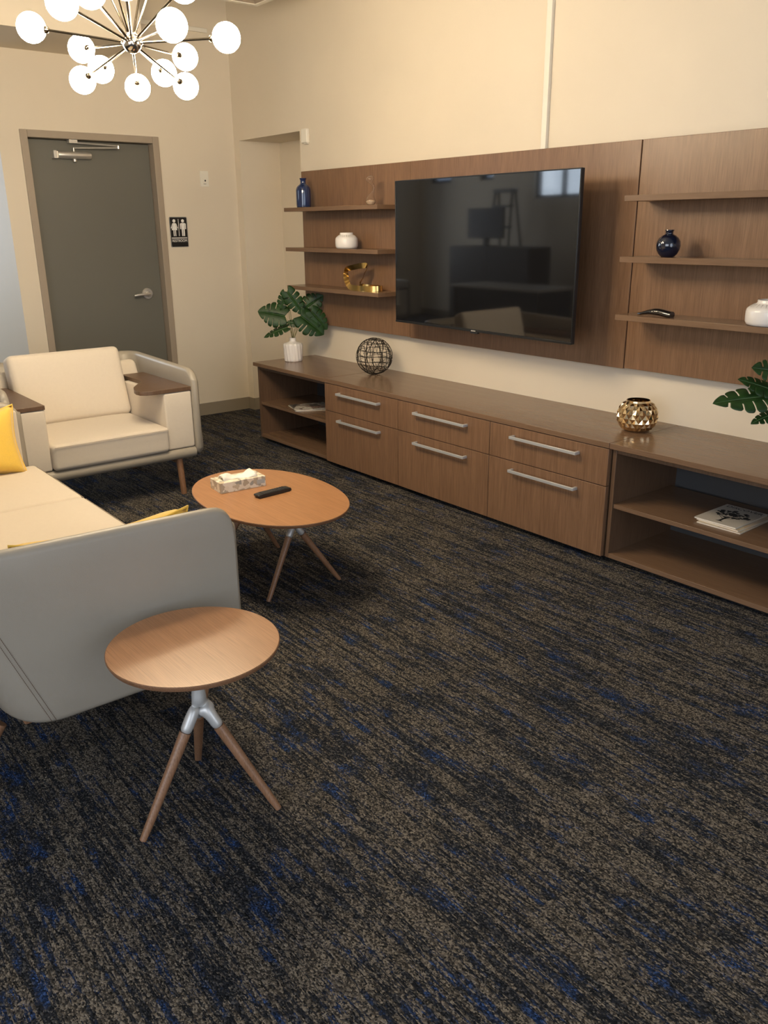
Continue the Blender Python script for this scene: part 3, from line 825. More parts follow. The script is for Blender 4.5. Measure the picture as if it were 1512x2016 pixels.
# ------------------------------------------------------------------ tables
def tabletop(parent, outline, z, t, r=.006):
    bm = BM(); n = len(outline)
    rings = []
    for (s, zz) in ((-.014, z-t), (-.004, z-t+.004), (0, z-.006), (0, z-.002), (-.002, z)):
        ring = []
        for k, (x, y) in enumerate(outline):
            l = math.hypot(x, y); ring.append(bm.verts.new((x*(1+s/l), y*(1+s/l), zz)))
        rings.append(ring)
    for a, b in zip(rings, rings[1:]):
        for k in range(n):
            f = bm.faces.new((a[k], a[(k+1) % n], b[(k+1) % n], b[k])); f.material_index = 1
    f = bm.faces.new(rings[0][::-1]); f.material_index = 1
    bm.faces.new(rings[-1])
    return obj('tabletop', bm, [MT['table'], MT['tedge']], parent, smooth=True)
def branch_legs(parent, hub, hub_top, feet, r_top=.0155, r_foot=.010, metal=.24, rc=.019, zc=None):
    """cast metal fork under a post, with tapered wooden legs pushed into its arms"""
    hub = Vector(hub)
    bm = BM()
    verts = [hub+Vector((0, 0, hub_top-hub.z)), hub.copy()]
    me = bpy.data.meshes.new('fork'); vs = [tuple(hub+Vector((0, 0, hub_top-hub.z))), tuple(hub+Vector((0, 0, (hub_top-hub.z)*.45))), tuple(hub)]
    ed = [(0, 1), (1, 2)]; rad = [rc*1.0, rc*.92, rc*.95]
    ends = []
    for f in feet:
        e = hub.lerp(Vector(f), metal); m_ = hub.lerp(Vector(f), metal*.5); ends.append(e)
        vs += [tuple(m_), tuple(e)]; k = len(vs); ed += [(2, k-2), (k-2, k-1)]; rad += [r_top*1.12, r_top*1.06]
    me.from_pydata(vs, ed, []); o = link('fork', me, MT['alu'], parent)
    md = o.modifiers.new('skin', 'SKIN'); md.use_smooth_shade = True; md.branch_smoothing = 0.6
    for i, r in enumerate(rad): me.skin_vertices[0].data[i].radius = (r, r)
    me.skin_vertices[0].data[2].use_root = True
    sd = o.modifiers.new('sub', 'SUBSURF'); sd.levels = 2; sd.render_levels = 2
    for f, e in zip(feet, ends):
        obj('leg', leg_mesh(e.lerp(hub, .05), f, r_top, r_foot), MT['leg'], parent, smooth=True)
bm = None
# round side table
SX, SY = 4.64, -2.833
st_ = thing('side_table', 'small round wooden side table on three splayed legs, beside the near sofa arm', 'side table', (SX, SY, 0))
tabletop(st_, [(.2245*math.cos(2*PI*k/96), .2245*math.sin(2*PI*k/96)) for k in range(96)], .50, .018)
branch_legs(st_, (0, 0, .335), .483, [(.033, -.208, .0), (.150, .138, .0), (-.199, .070, .0)], .0158, .0102, .26, .0195)
bm = BM(); lathe(bm, [(0, .476), (.055, .476), (.058, .482), (0, .482)], 28); obj('mounting_plate', bm, MT['alu'], st_)
# oval coffee table
CX, CY, CH = 3.345, -1.822, .385
ct = thing('coffee_table', 'low oval wooden coffee table with tissue box on it, in front of the sofa', 'coffee table', (CX, CY, 0))
ol = []
for k in range(120):
    a = 2*PI*k/120; c, s = math.cos(a), math.sin(a); e = 2/2.12
    x, y = .462*math.copysign(abs(c)**e, c), .306*math.copysign(abs(s)**e, s)
    ca, sa = math.cos(-.06), math.sin(-.06); ol.append((x*ca-y*sa, x*sa+y*ca))
tabletop(ct, ol, CH, .018)
for sgn in (1, -1):
    hx = sgn*.19
    branch_legs(ct, (hx, .005, .30), .369, [(sgn*.258, -.182, 0), (sgn*.262, .193, 0)], .015, .010, .2, .0165)
    bm = BM(); s0 = 0; lathe(bm, [(0, .360), (.05, .360), (.053, .367), (0, .367)], 24, hx, .005); obj('mounting_plate', bm, MT['alu'], ct)

# tissue box
tb = thing('tissue_box', 'tissue box with beige geometric print on the coffee table', 'tissue box', (3.152, -1.868, CH), math.radians(-5))
bm = BM(); box(bm, -.058, .058, -.113, .113, 0, .048); obj('carton', bm, MT['tissuebox'], tb, bevel=.001)
bm = BM(); n = 14; g = {}
for i in range(n+1):
    for j in range(9):
        u, v = i/n, j/8
        y = -.085+.165*u; x = .034*(v-.5)*2*(1-.3*math.sin(u*5))
        z = .0475+.030*math.sin(PI*v)**.8*(.55+.45*math.sin(u*7+1))*(1 if 0 < i < n else .7) + .004*math.sin(13*u+9*v)
        g[i, j] = bm.verts.new((x, y, max(.0482, z)))
for i in range(n):
    for j in range(8): bm.faces.new((g[i, j], g[i+1, j], g[i+1, j+1], g[i, j+1]))
o = obj('tissue', bm, MT['tissue'], tb, smooth='all'); md = o.modifiers.new('s', 'SOLIDIFY'); md.thickness = .0012
bm = BM(); vs = box(bm, -.02, .02, -.0, .0012, 0, .02); xform(vs, T(.0585, .088, .015) @ RZ(PI/2)); obj('opening_tab', bm, plain('grey_print', (.42, .43, .40), .6), tb)

def remote(label, loc, rotz):
    t = thing('remote_control', label, 'remote control', loc, rotz)
    bm = BM(); L, w = .175, .044
    pts = [(-L/2, .0), (L/2-.012, 0), (L/2, .004), (L/2-.004, .016), (L/2-.02, .0175), (-L/2+.03, .019), (-L/2-.004, .017), (-L/2-.008, .012)]
    lo = [bm.verts.new((p[0], -w/2, p[1])) for p in pts]; hi = [bm.verts.new((p[0], w/2, p[1])) for p in pts]; q = len(pts)
    bm.faces.new(lo); bm.faces.new(hi[::-1])
    for k in range(q): bm.faces.new((lo[k], hi[k], hi[(k+1) % q], lo[(k+1) % q]))
    obj('casing', bm, MT['black'], t, bevel=.003)
    MT.setdefault('key', plain('dark_grey_rubber_keys', (.05, .05, .05), .6))
    for r_ in range(10):
        bm = BM()
        for c_ in range(3): x = -.065+.0135*r_; y = (c_-1)*.012; v = box(bm, x-.0035, x+.0035, y-.0038, y+.0038, .0176, .0197)
        obj('key_row', bm, MT['key'], t)
    return t
remote('slim black remote control lying on the coffee table beside the tissue box', (3.352, -1.80, CH), math.radians(90+4))

# ------------------------------------------------------------------ chandelier
HUB = Vector((3.078, -2.155, 2.2))
ch = thing('chandelier', 'starburst chandelier of glowing glass globes hanging at the upper left', 'chandelier', HUB)
er = Vector((.6265, .7794, 0)); en = Vector((.7794, -.6265, 0))
G = [er*-.378+Vector((0, 0, .056)), er*.362+Vector((0, 0, .016)),
     Vector((-.381, .176, -.095)), Vector((-.253, .347, .022)), Vector((-.249, .338, -.092)), Vector((-.326, .278, -.037)),
     Vector((-.427, -.036, .038)), Vector((-.427, .039, -.032)), Vector((-.42, -.048, -.081)),
     Vector((.428, -.04, -.013)), Vector((.381, -.176, .105)), Vector((.253, -.347, .045)), Vector((.249, -.318, .152)),
     Vector((.326, -.278, .075)), Vector((.395, .03, .12)), Vector((.12, .14, .39)), Vector((-.15, -.1, .39)), Vector((.16, -.17, .37)), Vector((-.18, .17, .35))]
bm = BM(); sphere(bm, (0, 0, 0), .036, 20, 12)
for g_ in G:
    d_ = g_.normalized(); s = len(bm.verts); sphere(bm, d_*.034, .009, 10, 6)
hub_o = obj('hub', bm, MT['chrome'], ch, smooth=True)
for g_ in G:
    d_ = g_.normalized(); bm = BM(); L = g_.length
    tube(bm, [d_*.03, d_*(L-.062)], .0045, 8); tube(bm, [d_*(L-.066), d_*(L-.062), d_*(L-.049)], [.008, .012, .014], 12)
    arm = obj('arm', bm, MT['arm'], ch, smooth=True)
    bm = BM(); sphere(bm, g_, .0535, 28, 18); obj('globe', bm, MT['globe'], arm, smooth='all')
bm = BM(); tube(bm, [(0, 0, .03), (0, 0, HC-HUB.z-.02)], .0065, 10); obj('down_rod', bm, MT['steel'], ch, smooth=True)
bm = BM(); lathe(bm, [(0, HC-HUB.z-.03), (.055, HC-HUB.z-.025), (.065, HC-HUB.z-.001), (0, HC-HUB.z-.001)], 30); obj('canopy', bm, MT['steel'], ch, smooth=True)

# ------------------------------------------------------------------ shelf ornaments
S1, S2, S3 = 1.654, 1.386, 1.122
def lathed(name, label, cat, loc, prof, mat, n=44, mod=None, group=None):
    t = thing(name, label, cat, loc, group=group); bm = BM(); lathe(bm, prof, n, mod=mod); obj('body', bm, mat, t, smooth=True); return t
# blue bottle
q = [(0, 0), (.046, 0), (.051, .004), (.0525, .02), (.0525, .110), (.051, .122), (.046, .134), (.036, .145), (.026, .152), (.0205, .158), (.0195, .165), (.0195, .180), (.024, .188), (.0245, .193), (.019, .193), (.015, .186), (.015, .16), (0, .158)]
t = thing('bottle', 'tall dark blue bottle at the left end of the top left shelf', 'bottle', (1.245, -.175, S1))
bm = BM(); lathe(bm, q, 44); obj('body', bm, MT['navy'], t, smooth=True)
# squat white vases
def flute(a, z):
    if .068 < z < .0955: return 1 + .030*abs(math.sin(11*a))*(1-abs(z-.08)/.016 if abs(z-.08) < .016 else 0) - .008
    return 1.0
wq = [(0, 0), (.060, 0), (.070, .005), (.0745, .016), (.0755, .035), (.0755, .055), (.0735, .066), (.068, .073), (.060, .079), (.052, .084), (.0455, .089), (.044, .093), (.044, .1), (.042, .102), (.038, .1), (.038, .09), (.0, .088)]
def white_vase(label, loc, sc_=1.0, wide=1.0):
    t = thing('squat_vase', label, 'vase', loc, group='squat white vases'); bm = BM(); lathe(bm, wq, 88, mod=flute)
    for v in bm.verts: v.co = Vector((v.co.x*wide, v.co.y*wide, v.co.z))*sc_
    b_ = obj('body', bm, MT['white'], t, smooth='all')
    MT.setdefault('groove', plain('grey_glaze_marks', (.42, .38, .34), .5))
    bm = BM()
    for k in range(26):
        a = 2*PI*k/26+.05; c, s = math.cos(a), math.sin(a); a2 = a+.05
        tube(bm, [Vector((.0505*c, .0505*s, .0855))*sc_, Vector((.0665*math.cos(a2), .0665*math.sin(a2), .0745))*sc_], [.0016, .0006], 5)
    for v in bm.verts: v.co = Vector((v.co.x*wide, v.co.y*wide, v.co.z))
    obj('shoulder_grooves', bm, MT['groove'], t); return t
white_vase('squat white vase with pleated shoulder on the middle left shelf', (1.75, -.18, S2))
white_vase('squat white vase at the right edge of the photo, on the lowest right shelf', (4.712, -.165, S3), 1.03, 1.27)
# round dark blue vase
q = [(0, 0), (.026, 0), (.030, .003), (.041, .014), (.050, .031), (.0535, .05), (.051, .068), (.043, .083), (.031, .093), (.021, .098), (.0165, .101), (.0165, .110), (.020, .115), (.0195, .118), (.015, .117), (.013, .105), (0, .10)]
t = thing('round_vase', 'small round glossy dark blue vase on the middle right shelf', 'vase', (4.205, -.185, S2))
bm = BM(); lathe(bm, q, 48)
obj('body', bm, MT['navy2'], t, smooth=True)
# glossy black handset
t = thing('handset', 'curved glossy black handset lying on the lowest right shelf', 'remote control', (4.175, -.195, S3), math.radians(4))
bm = BM(); st2 = []
for k in range(15):
    u = k/14; x = -.088+.176*u; z = .011+.014*math.sin(PI*min(1, max(0, (u-.05)/.95)))**1.2*(1-.25*u) + .004*u
    st2.append((x, z, 0.004+.019*min(1, u*2.2)**.8, .0045+.0115*min(1, u*1.9)))
prev = None
rings = []
for x, z, w_, hh in st2:
    rings.append([bm.verts.new((x, w_*math.cos(2*PI*j/14), max(0, z-.004+hh*math.sin(2*PI*j/14)))) for j in range(14)])
for a, b in zip(rings, rings[1:]):
    for j in range(14): bm.faces.new((a[j], a[(j+1) % 14], b[(j+1) % 14], b[j]))
bm.faces.new(rings[0][::-1]); bm.faces.new(rings[-1])
obj('casing', bm, MT['screen'], t, smooth=True)
bm = BM(); tube(bm, [(.03, -.006, .0295), (.06, -.006, .0265)], .002, 6); obj('glint_strip', bm, MT['steel'], t)  # highlight on the glossy casing, modelled as a bright strip

# gold ribbon sculpture
t = thing('ribbon_sculpture', 'gold metal ribbon sculpture on the lowest left shelf', 'sculpture', (0, 0, S3))
#  (x, y, z centre above shelf), width direction
path = [((2.085, -.165, .019), (0, 0, 1)), ((2.05, -.21, .018), (0, 0, 1)), ((1.98, -.232, .018), (0, 0, 1)), ((1.90, -.232, .018), (0, 0, 1)),
        ((1.835, -.222, .022), (.25, .25, .9)), ((1.785, -.205, .045), (.45, .6, .6)), ((1.748, -.19, .080), (.35, .8, .35)), ((1.738, -.182, .115), (.0, .95, .15)),
        ((1.765, -.185, .135), (.2, .6, -.65)), ((1.82, -.182, .146), (.25, .4, -.85)), ((1.89, -.175, .157), (.2, .2, -.9)), ((1.94, -.160, .157), (.4, -.2, -.8)),
        ((1.912, -.150, .122), (.7, -.6, .1)), ((1.880, -.145, .082), (.78, -.62, .1)), ((1.850, -.145, .045), (.6, -.5, .5)), ((1.865, -.135, .022), (0, .2, .95)),
        ((1.93, -.120, .018), (0, 0, 1)), ((2.00, -.112, .018), (0, 0, 1)), ((2.06, -.125, .018), (0, 0, 1))]
def cr(p0, p1, p2, p3, t_):
    return ((p1*2)+(p2-p0)*t_+(p0*2-p1*5+p2*4-p3)*t_*t_+(p1*3-p0-p2*3+p3)*t_**3)*.5
pts, wd = [], []
n = len(path)
for i in range(n):
    P_ = [Vector(path[(i+k) % n][0]) for k in (-1, 0, 1, 2)]; Q_ = [Vector(path[(i+k) % n][1]) for k in (-1, 0, 1, 2)]
    if i == n-1 or i == 14:
        pass
    for s in range(6): pts.append(cr(*P_, s/6)); wd.append(cr(*Q_, s/6).normalized())
bm = BM(); rings = []
n = len(pts)
for i in range(n):
    tng = (pts[(i+1) % n]-pts[i-1]).normalized(); w_ = (wd[i]-tng*wd[i].dot(tng)).normalized(); nn = tng.cross(w_)
    hw_, ht = .0175, .0012; c = pts[i]
    rings.append([bm.verts.new(c+w_*a*hw_+nn*b*ht) for a, b in ((-1, -1), (1, -1), (1, 1), (-1, 1))])
for i in range(n):
    a, b = rings[i], rings[(i+1) % n]
    for j in range(4): bm.faces.new((a[j], a[(j+1) % 4], b[(j+1) % 4], b[j]))
lo = min(v.co.z for v in bm.verts)
for v in bm.verts: v.co.z += -lo
obj('ribbon', bm, MT['gold'], t, smooth=True)

# twisted hourglass
t = thing('hourglass', 'twisted clear hourglass with pale sand on the top left shelf', 'hourglass', (2.03, -.19, S1))
hx = [Vector((0, 0, z)) for z in (0,)]
def gl(h_): # centre line offset along camera-right direction
    return er*(.021*math.sin((h_-.03)/.138*2*PI*.9)) if h_ > .03 else Vector((0, 0, 0))
cps = [(.0, .006, 0), (.0, .022, .003), (0, .031, .014), (0, .032, .026), (-.001, .026, .042), (.002, .017, .058), (.010, .009, .074), (.018, .0055, .088), (.020, .006, .101), (.016, .0085, .113), (.008, .011, .125), (-.002, .0165, .136), (-.006, .022, .146), (-.003, .024, .156), (.001, .020, .165), (.001, .011, .171), (.001, .003, .173)]
bm = BM(); rings = []
for o_, r_, z_ in cps:
    rings.append([bm.verts.new(er*(o_*1.1) + Vector((r_*math.cos(2*PI*k/24), r_*math.sin(2*PI*k/24), z_))) for k in range(24)])
for a, b in zip(rings, rings[1:]):
    for k in range(24): bm.faces.new((a[k], a[(k+1) % 24], b[(k+1) % 24], b[k]))
bm.faces.new(rings[0][::-1]); bm.faces.new(rings[-1])
gobj = obj('glass_bulb', bm, MT['glass'], t, smooth='all')
md = gobj.modifiers.new('s', 'SOLIDIFY'); md.thickness = .0012; md.offset = -1
bm = BM(); lathe(bm, [(0, .003), (.021, .0045), (.0285, .014), (.0295, .021), (.024, .026), (.012, .031), (0, .033)], 24); obj('sand', bm, MT['sand'], t, smooth=True)

# ------------------------------------------------------------------ credenza ornaments
# wire sphere
R_ = .122
ws = thing('wire_sphere', 'openwork bronze wire ball on the worktop under the television', 'ornament', (2.075, -.21, HT))
bm = BM(); rnd = random.Random(4)
def arc(nrm, off, a0, a1, wob, rad):
    nrm = Vector(nrm).normalized(); h = Vector((0, 0, 1)) if abs(nrm.z) < .9 else Vector((1, 0, 0)); x = nrm.cross(h).normalized(); y = nrm.cross(x)
    rr = math.sqrt(max(0, 1-off*off)); ph = rnd.random()*6; k_ = max(6, int((a1-a0)/(2*PI)*44)); pts = []
    for i in range(k_+1):
        a = a0+(a1-a0)*i/k_; p = nrm*(off+wob*math.sin(3*a+ph)) + (x*math.cos(a)+y*math.sin(a))*rr
        pts.append(p.normalized()*(R_-rad)*(1+.006*math.sin(5*a+ph)) + Vector((0, 0, R_)))
    tube(bm, pts, rad, 5)
for off in (-.72, -.45, -.2, .08, .33, .58, .8): arc((0.1*rnd.random(), .1*rnd.random(), 1), off, rnd.random()*6, rnd.random()*6+6.6, .05, .0019)
for nrm in ((1, .1, .1), (.3, 1, .05), (-.8, .7, 0), (.8, .9, .12)):
    for off in (-.7, -.38, -.05, .3, .62): arc((nrm[0]+rnd.uniform(-.12, .12), nrm[1]+rnd.uniform(-.12, .12), nrm[2]), off+rnd.uniform(-.06, .06), rnd.random()*6, rnd.random()*6+rnd.uniform(2.4, 6.6), .04, .0016)
for _ in range(16):
    n_ = (rnd.gauss(0, 1), rnd.gauss(0, 1), rnd.gauss(0, .6)); a0 = rnd.random()*6; arc(n_, rnd.uniform(-.5, .5), a0, a0+rnd.uniform(.8, 2.2), .05, .0014)
for a_ in (.5, 2.1, 3.6): arc((math.cos(a_), math.sin(a_), .2), 0, 0, 2*PI, .02, .0026)
lo = min(v.co.z for v in bm.verts)
for v in bm.verts: v.co.z -= lo
obj('wire_mesh', bm, MT['wire'], ws, smooth='all')

# faceted gold bowl vase
gv = thing('candle_holder', 'faceted gold glass candle holder on the credenza seam near the right', 'candle holder', (4.165, -.245, HT))
bm = BM(); nseg = 18
prof = [(.048, .0), (.066, .010), (.080, .027), (.0885, .047), (.0915, .069), (.0895, .091), (.082, .112), (.069, .130), (.058, .140)]
rows = []
for i, (r_, z_) in enumerate(prof):
    sh = (i % 2)*.5
    rows.append([bm.verts.new((r_*math.cos(2*PI*(k+sh)/nseg), r_*math.sin(2*PI*(k+sh)/nseg), z_)) for k in range(nseg)])
cen = {}
for i in range(1, len(prof)-1):     # raised centre for every diamond (around each row's gap)
    r_, z_ = prof[i]
    sh = (i % 2)*.5
    cen[i] = [bm.verts.new(((r_+.0065)*math.cos(2*PI*(k+sh+.5)/nseg), (r_+.0065)*math.sin(2*PI*(k+sh+.5)/nseg), z_)) for k in range(nseg)]
for i in cen:
    for k in range(nseg):
        L_, Rr = rows[i][k], rows[i][(k+1) % nseg]
        kk = (k+1) % nseg if i % 2 else k
        kk = (k+1) % nseg if (i % 2 == 1) else k
        dn = rows[i-1][kk] if i % 2 == 1 else rows[i-1][k]
        upv = rows[i+1][kk] if i % 2 == 1 else rows[i+1][k]
        c = cen[i][k]
        for a, b in ((L_, dn), (dn, Rr), (Rr, upv), (upv, L_)): bm.faces.new((a, b, c))
for row, i in ((0, 1), (len(prof)-1, len(prof)-2)):
    for k in range(nseg):
        a, b = rows[row][k], rows[row][(k+1) % nseg]
        sh = row % 2
        m_ = rows[i][(k+1) % nseg] if sh == 1 else rows[i][k]
        bm.faces.new((a, b, m_))
bm.faces.new(rows[0][::-1])
# rim and inner wall
rim = [[bm.verts.new((r_*math.cos(2*PI*(k+((len(prof)-1) % 2)*.5)/nseg), r_*math.sin(2*PI*(k+((len(prof)-1) % 2)*.5)/nseg), z_)) for k in range(nseg)] for r_, z_ in ((.057, .148), (.053, .149), (.053, .14), (.075, .11), (.082, .07), (.07, .03), (.03, .012))]
al = [rows[-1]]+rim
for a, b in zip(al, al[1:]):
    for k in range(nseg): bm.faces.new((a[k], a[(k+1) % nseg], b[(k+1) % nseg], b[k]))
bm.faces.new(rim[-1])
obj('faceted_body', bm, MT['goldg'], gv)

# monstera plants
def leaf_mesh(L, Wd, droop=.25, fold=.25, nslit=4, seed=0):
    """heart-shaped blade along +x with narrow slits running in from the margin"""
    r_ = random.Random(seed); bm = BM(); ny = 6
    mid = {}
    def z_of(x, yy): return abs(yy)*fold - 2.2*yy*yy/Wd*fold*1.5 - droop*L*(max(0, x)/L)**2*.6
    for s in (-1, 1):
        sl = sorted(.16+.70*(k+.5+r_.uniform(-.15, .15))/nslit for k in range(nslit))
        depth = [r_.uniform(.32, .55) for _ in sl]; half = [r_.uniform(.006, .016) for _ in sl]
        us = []; cuts = []
        e = [0.0]+sl+[1.0]
        for k in range(len(e)-1):
            a = e[k]+(half[k-1] if k > 0 else 0); b = e[k+1]-(half[k] if k < len(sl) else 0)
            for q in range(9): us.append((a+(b-a)*q/8, k, q/8))
        cols = []
        for (u, k, q) in us:
            X = L*(-.17+1.17*u**.92); Y = Wd/2*max(0, math.sin(PI*(.17+.83*u)))**.8*(1.04 if u < .6 else 1)
            if u > .985: Y = 0.0
            rnd_ = 1-.16*(2*abs(q-.5))**4
            mx = u*L*.9 if u < .98 else L*.97
            col = []
            for j in range(ny+1):
                v = j/ny*rnd_; x = mx+(X-mx)*v; yy = Y*v
                if j == 0:
                    key = round(mx, 6)
                    if key not in mid: mid[key] = bm.verts.new((mx, 0, z_of(mx, 0)))
                    col.append(mid[key])
                else: col.append(bm.verts.new((x, s*yy, z_of(x, yy))))
            cols.append((col, k))
        for (a, ka), (b, kb) in zip(cols, cols[1:]):
            for j in range(ny):
                if ka != kb and (j+.5)/ny > depth[ka]: continue
                q = [a[j], b[j], b[j+1], a[j+1]]
                if s < 0: q = q[::-1]
                q2 = []
                for v in q:
                    if v not in q2: q2.append(v)
                try: bm.faces.new(q2)
                except ValueError: pass
    bmesh.ops.remove_doubles(bm, verts=bm.verts, dist=2e-5)
    return bm
def plant(label, loc, leaves, seed=0):
    t = thing('potted_monstera', label, 'plant', loc)
    def fl(a, z):
        if z < .128: return 1 + .085*(abs(((a*16/PI+z*9) % 2)-1)-.5)
        return 1.0
    bm = BM(); lathe(bm, [(0, 0), (.058, 0), (.063, .004), (.066, .02), (.068, .06), (.069, .11), (.069, .122), (.064, .130), (.045, .136), (.030, .140), (.024, .146), (.023, .165), (.025, .170), (.021, .170), (.019, .150), (0, .148)], 108, mod=fl)
    obj('vase', bm, MT['white'], t, smooth=True)
    top = Vector((0, 0, .155))
    for k, (a, b, dpt, ang, L, Wd, tl, dr) in enumerate(leaves):
        # base of the blade given in metres: a along photo-right horizontal, b up, dpt toward the room
        base = er*a + en*dpt + Vector((0, 0, b))
        dirv = (er*math.cos(math.radians(ang)) + Vector((0, 0, 1))*math.sin(math.radians(ang)))
        nrm = (en*math.cos(math.radians(tl)) + Vector((0, 0, 1))*math.sin(math.radians(tl)))
        nrm = (nrm-dirv*nrm.dot(dirv)).normalized(); sdv = nrm.cross(dirv)
        m_ = Matrix((dirv, sdv, nrm)).transposed().to_4x4(); m_.translation = base
        bm = leaf_mesh(L, Wd, dr, .22, 4, seed+k)
        for v in bm.verts: v.co = m_ @ v.co
        lf = obj('leaf', bm, MT['leaf'], t, smooth='all'); md = lf.modifiers.new('s', 'SOLIDIFY'); md.thickness = .0009
        bm = BM(); st0 = Vector((rnd.uniform(-.008, .008), rnd.uniform(-.008, .008), .15))
        mid = st0.lerp(base, .5)+Vector((0, 0, .03)); pts = [st0, st0.lerp(mid, .5)+Vector((0, 0, .012)), mid, mid.lerp(base, .5)+Vector((0, 0, .006)), base]
        tube(bm, pts, [.0022, .002, .0019, .0018, .0016], 6); obj('stem', bm, MT['stem'], t, smooth='all')
        # pale midrib lies on the blade
        bm = BM(); pts = [m_ @ Vector((u*L, 0, -dr*L*u*u*.6+.0008)) for u in (0, .2, .4, .6, .8, .97)]
        tube(bm, pts, [.0013, .0012, .001, .0008, .0006, .0004], 5); obj('midrib', bm, plain_stem, lf)
    return t
plain_stem = plain('pale_leaf_vein', (0.10, 0.19, 0.06), 0.5)
# leaf: (a, b, toward room, tip angle deg, length, width, tilt of face, droop)
plant('potted monstera in ribbed white vase at the far left end of the credenza', (1.205, -.29, HT), [
    (-.045, .330, .05, 168, .200, .185, 25, .15),
    (-.035, .490, .03, 250, .155, .085, 20, .05),
    (-.020, .500, .04, -55, .205, .125, 15, .10),
    (.095, .375, -.03, 35, .165, .150, 10, .15),
    (.070, .330, .05, -38, .215, .185, 30, .15),
    (.145, .360, .03, -48, .175, .130, 20, .2),
    (-.030, .250, .06, 196, .190, .095, 55, .25),
    (.045, .275, .05, 170, .080, .060, 30, .1)], 11)
plant('potted monstera whose leaves reach in at the right edge of the photo', (4.985, -.30, HT), [
    (-.155, .300, .02, 184, .235, .150, 62, .12),
    (-.140, .315, .00, 160, .160, .110, 60, .1),
    (-.105, .385, .02, 168, .150, .120, 40, .1),
    (-.130, .235, .03, 196, .110, .080, 70, .3),
    (.04, .42, .03, 80, .20, .17, 20, .1), (.08, .36, .05, 10, .20, .17, 30, .1), (.05, .3, .06, -40, .17, .14, 30, .1)], 31)

# magazines
def magazine(label, x0, x1, y0, y1, z, t_, rot, mat, group):
    t = thing('magazine', label, 'magazine', ((x0+x1)/2, (y0+y1)/2, z), rot, group)
    hx_, hy_ = (x1-x0)/2, (y1-y0)/2
    bm = BM(); box(bm, -hx_+.0015, hx_-.001, -hy_+.0015, hy_-.0015, .0005, t_-.0005); obj('pages', bm, MT['paper'], t)
    bm = BM(); box(bm, -hx_, hx_, -hy_, hy_, t_-.0005, t_); box(bm, -hx_, hx_, -hy_, hy_, 0, .0005); box(bm, -hx_-.0004, -hx_, -hy_, hy_, 0, t_)
    obj('cover', bm, mat, t); return t
MC = [cover_mat('photo_cover', 3.1, [(.08, .07, .06), (.45, .40, .34), (.10, .03, .02), (.62, .58, .50), (.75, .72, .66)]),
      cover_mat('tan_cover', 7.7, [(.55, .42, .28), (.60, .50, .36), (.64, .56, .44), (.5, .4, .3), (.6, .5, .4)]),
      cover_mat('dark_photo_cover', 5.4, [(.03, .03, .03), (.12, .10, .09), (.5, .45, .4), (.08, .07, .06), (.7, .68, .6)])]
SHZ = .295
g_ = 'magazines on the far cabinet shelf'
magazine('magazine at the bottom of the pile on the far open cabinet shelf', 1.43, 1.64, -.50, -.24, SHZ, .005, math.radians(-24), MC[2], g_)
magazine('magazine in the middle of the pile on the far open cabinet shelf', 1.42, 1.63, -.505, -.245, SHZ+.005, .004, math.radians(-16), MC[1], g_)
magazine('magazine with a photo cover on top of the pile on the far open cabinet shelf', 1.425, 1.635, -.505, -.245, SHZ+.009, .004, math.radians(-20), MC[0], g_)
g_ = 'magazines on the near cabinet shelf'
magazine('cream-edged magazine at the bottom of the pile on the near open cabinet shelf', 4.655, 4.855, -.455, -.185, SHZ, .005, math.radians(1), MC[1], g_)
magazine('tan magazine in the middle of the pile on the near open cabinet shelf', 4.65, 4.85, -.44, -.17, SHZ+.005, .005, math.radians(-3), MC[1], g_)
pale = plain('pale_grey_cover', (.55, .50, .43), .35)
tm = magazine('magazine with a black tree cover on top of the near cabinet pile', 4.632, 4.826, -.436, -.166, SHZ+.010, .006, math.radians(0), pale, g_)
bm = BM()     # printed tree: trunk, ground line and leafy crown in the cover plane
prism(bm, [(-.014, -.105), (.018, -.105), (.006, -.095), (.006, -.045), (-.006, -.045), (-.005, -.095)], .006, .0063)
rr_ = random.Random(5)
for k in range(90):
    a = rr_.random()*2*PI; q_ = math.sqrt(rr_.random()); cx_, cy_ = .078*q_*math.cos(a)+.002, .012+.055*q_*math.sin(a); s_ = rr_.uniform(.006, .013)
    prism(bm, [(cx_+s_*rr_.uniform(.6, 1.1)*math.cos(j*PI/3), cy_+s_*rr_.uniform(.5, 1)*math.sin(j*PI/3)) for j in range(6)], .006, .0063+k*1e-6)
for (x_, y_) in ((-.05, -.02), (.05, -.015), (.02, .0)):
    prism(bm, [(-.002, -.07), (.002, -.07), (x_+.002, y_), (x_-.002, y_)], .006, .0063)
obj('tree_picture', bm, MT['ink'], tm)
text_mesh('title', 'DISCOVER', .036, MT['ink'], tm, T(0.002, .108, .0061), .0002, fit=.168)

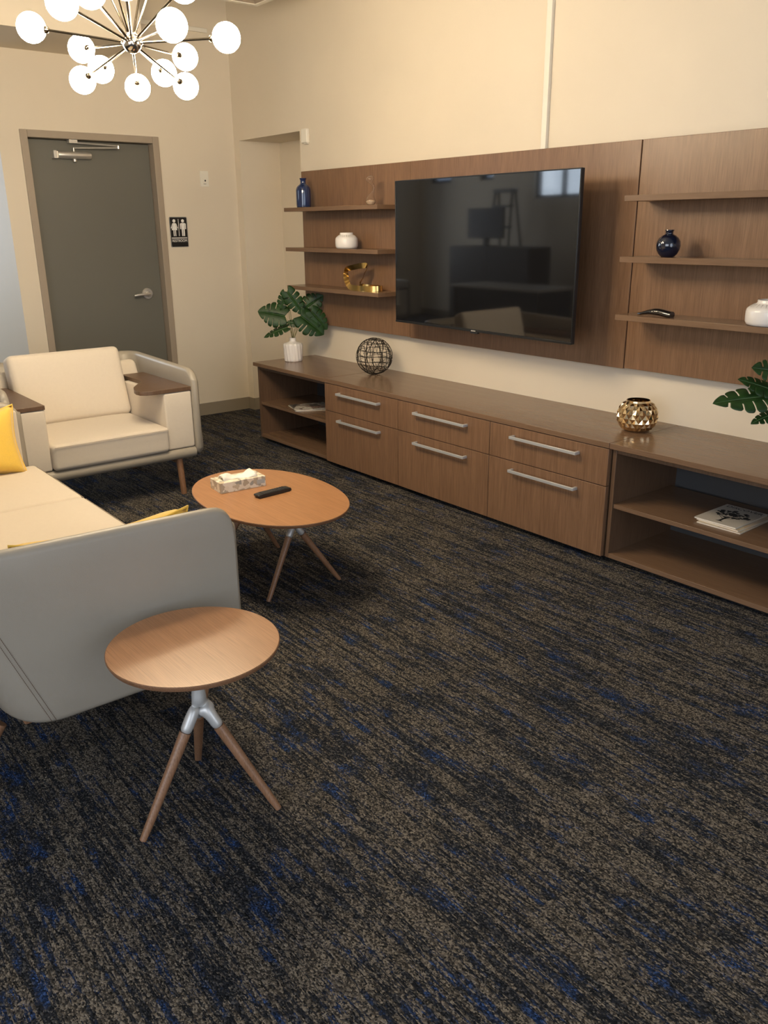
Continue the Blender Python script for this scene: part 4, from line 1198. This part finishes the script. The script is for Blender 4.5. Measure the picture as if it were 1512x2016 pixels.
# ------------------------------------------------------------------ far side of the room, seen only in the television screen
def far_room():
    t = thing('desk', 'pale-topped office desk reflected dimly in the television screen', 'desk', (-1.3, -4.75, 0))
    dk = plain('dark_laminate', (.05, .045, .04), .4); lt = plain('pale_desktop', (.5, .46, .4), .35)
    bm = BM(); box(bm, -.8, .8, -.32, .32, .71, .74); obj('desktop', bm, lt, t, bevel=.002)
    for s in (-1, 1): bm = BM(); box(bm, s*.75-.02, s*.75+.02, -.30, .30, 0, .71); obj('side_panel', bm, dk, t)
    bm = BM(); box(bm, -.73, .73, .27, .29, .1, .71); obj('modesty_panel', bm, dk, t)
    t = thing('storage_cabinet', 'dark storage cabinet under the monitor, reflected dimly in the television screen', 'cabinet', (-2.2, -5.35, 0))
    bm = BM(); box(bm, -.8, .8, -.2, .18, 0, 1.18); obj('carcass', bm, dk, t, bevel=.003)
    for s in (-1, 1):
        bm = BM(); a, b = sorted((s*.005, s*.79)); box(bm, a, b, .18, .2, .06, 1.16); dd = obj('door', bm, dk, t, bevel=.002)
        bm = BM(); box(bm, s*.06-.006, s*.06+.006, .2, .225, .55, .7); obj('handle', bm, MT['steel'], dd)
    t = thing('monitor', 'large black monitor on the dark storage cabinet, reflected in the television screen', 'monitor', (-2.45, -5.35, 1.18))
    bm = BM(); box(bm, -.36, .36, -.02, .02, .10, .50); obj('display', bm, MT['black'], t, bevel=.004)
    bm = BM(); box(bm, -.03, .03, -.02, .02, .01, .12); box(bm, -.14, .14, -.1, .1, 0, .01); obj('stand', bm, MT['black'], t)
    t = thing('stepladder', 'dark stepladder below the window, reflected in the television screen', 'ladder', (-2.62, -5.86, 0))
    for sy in (-1, 1):
        for sx in (-1, 1):
            bm = BM(); tube(bm, [(sx*.28, sy*.26, 0.0), (sx*.17, sy*.03, 1.9)], .018, 8); obj('rail', bm, dk, t)
    for k in range(6): bm = BM(); z = .3+.28*k; w_ = .28-.11*z/1.9; y_ = .26-.23*z/1.9; box(bm, -w_, w_, y_-.04, y_+.03, z-.015, z+.015); obj('step', bm, dk, t)
    bm = BM(); box(bm, -.19, .19, -.06, .06, 1.88, 1.93); obj('top_cap', bm, dk, t)
    def copy_tree(o, parent=None):
        c = o.copy(); C.objects.link(c); c.parent = parent
        for x in o.children: copy_tree(x, c)
        return c
    bpy.context.view_layer.update()
    c = copy_tree(ac); c.location = (-2.9, -3.9, 0); c.rotation_euler = (0, 0, math.radians(-100))
    c['label'] = 'second cream armchair, seen only as a dim reflection in the television screen'
far_room()
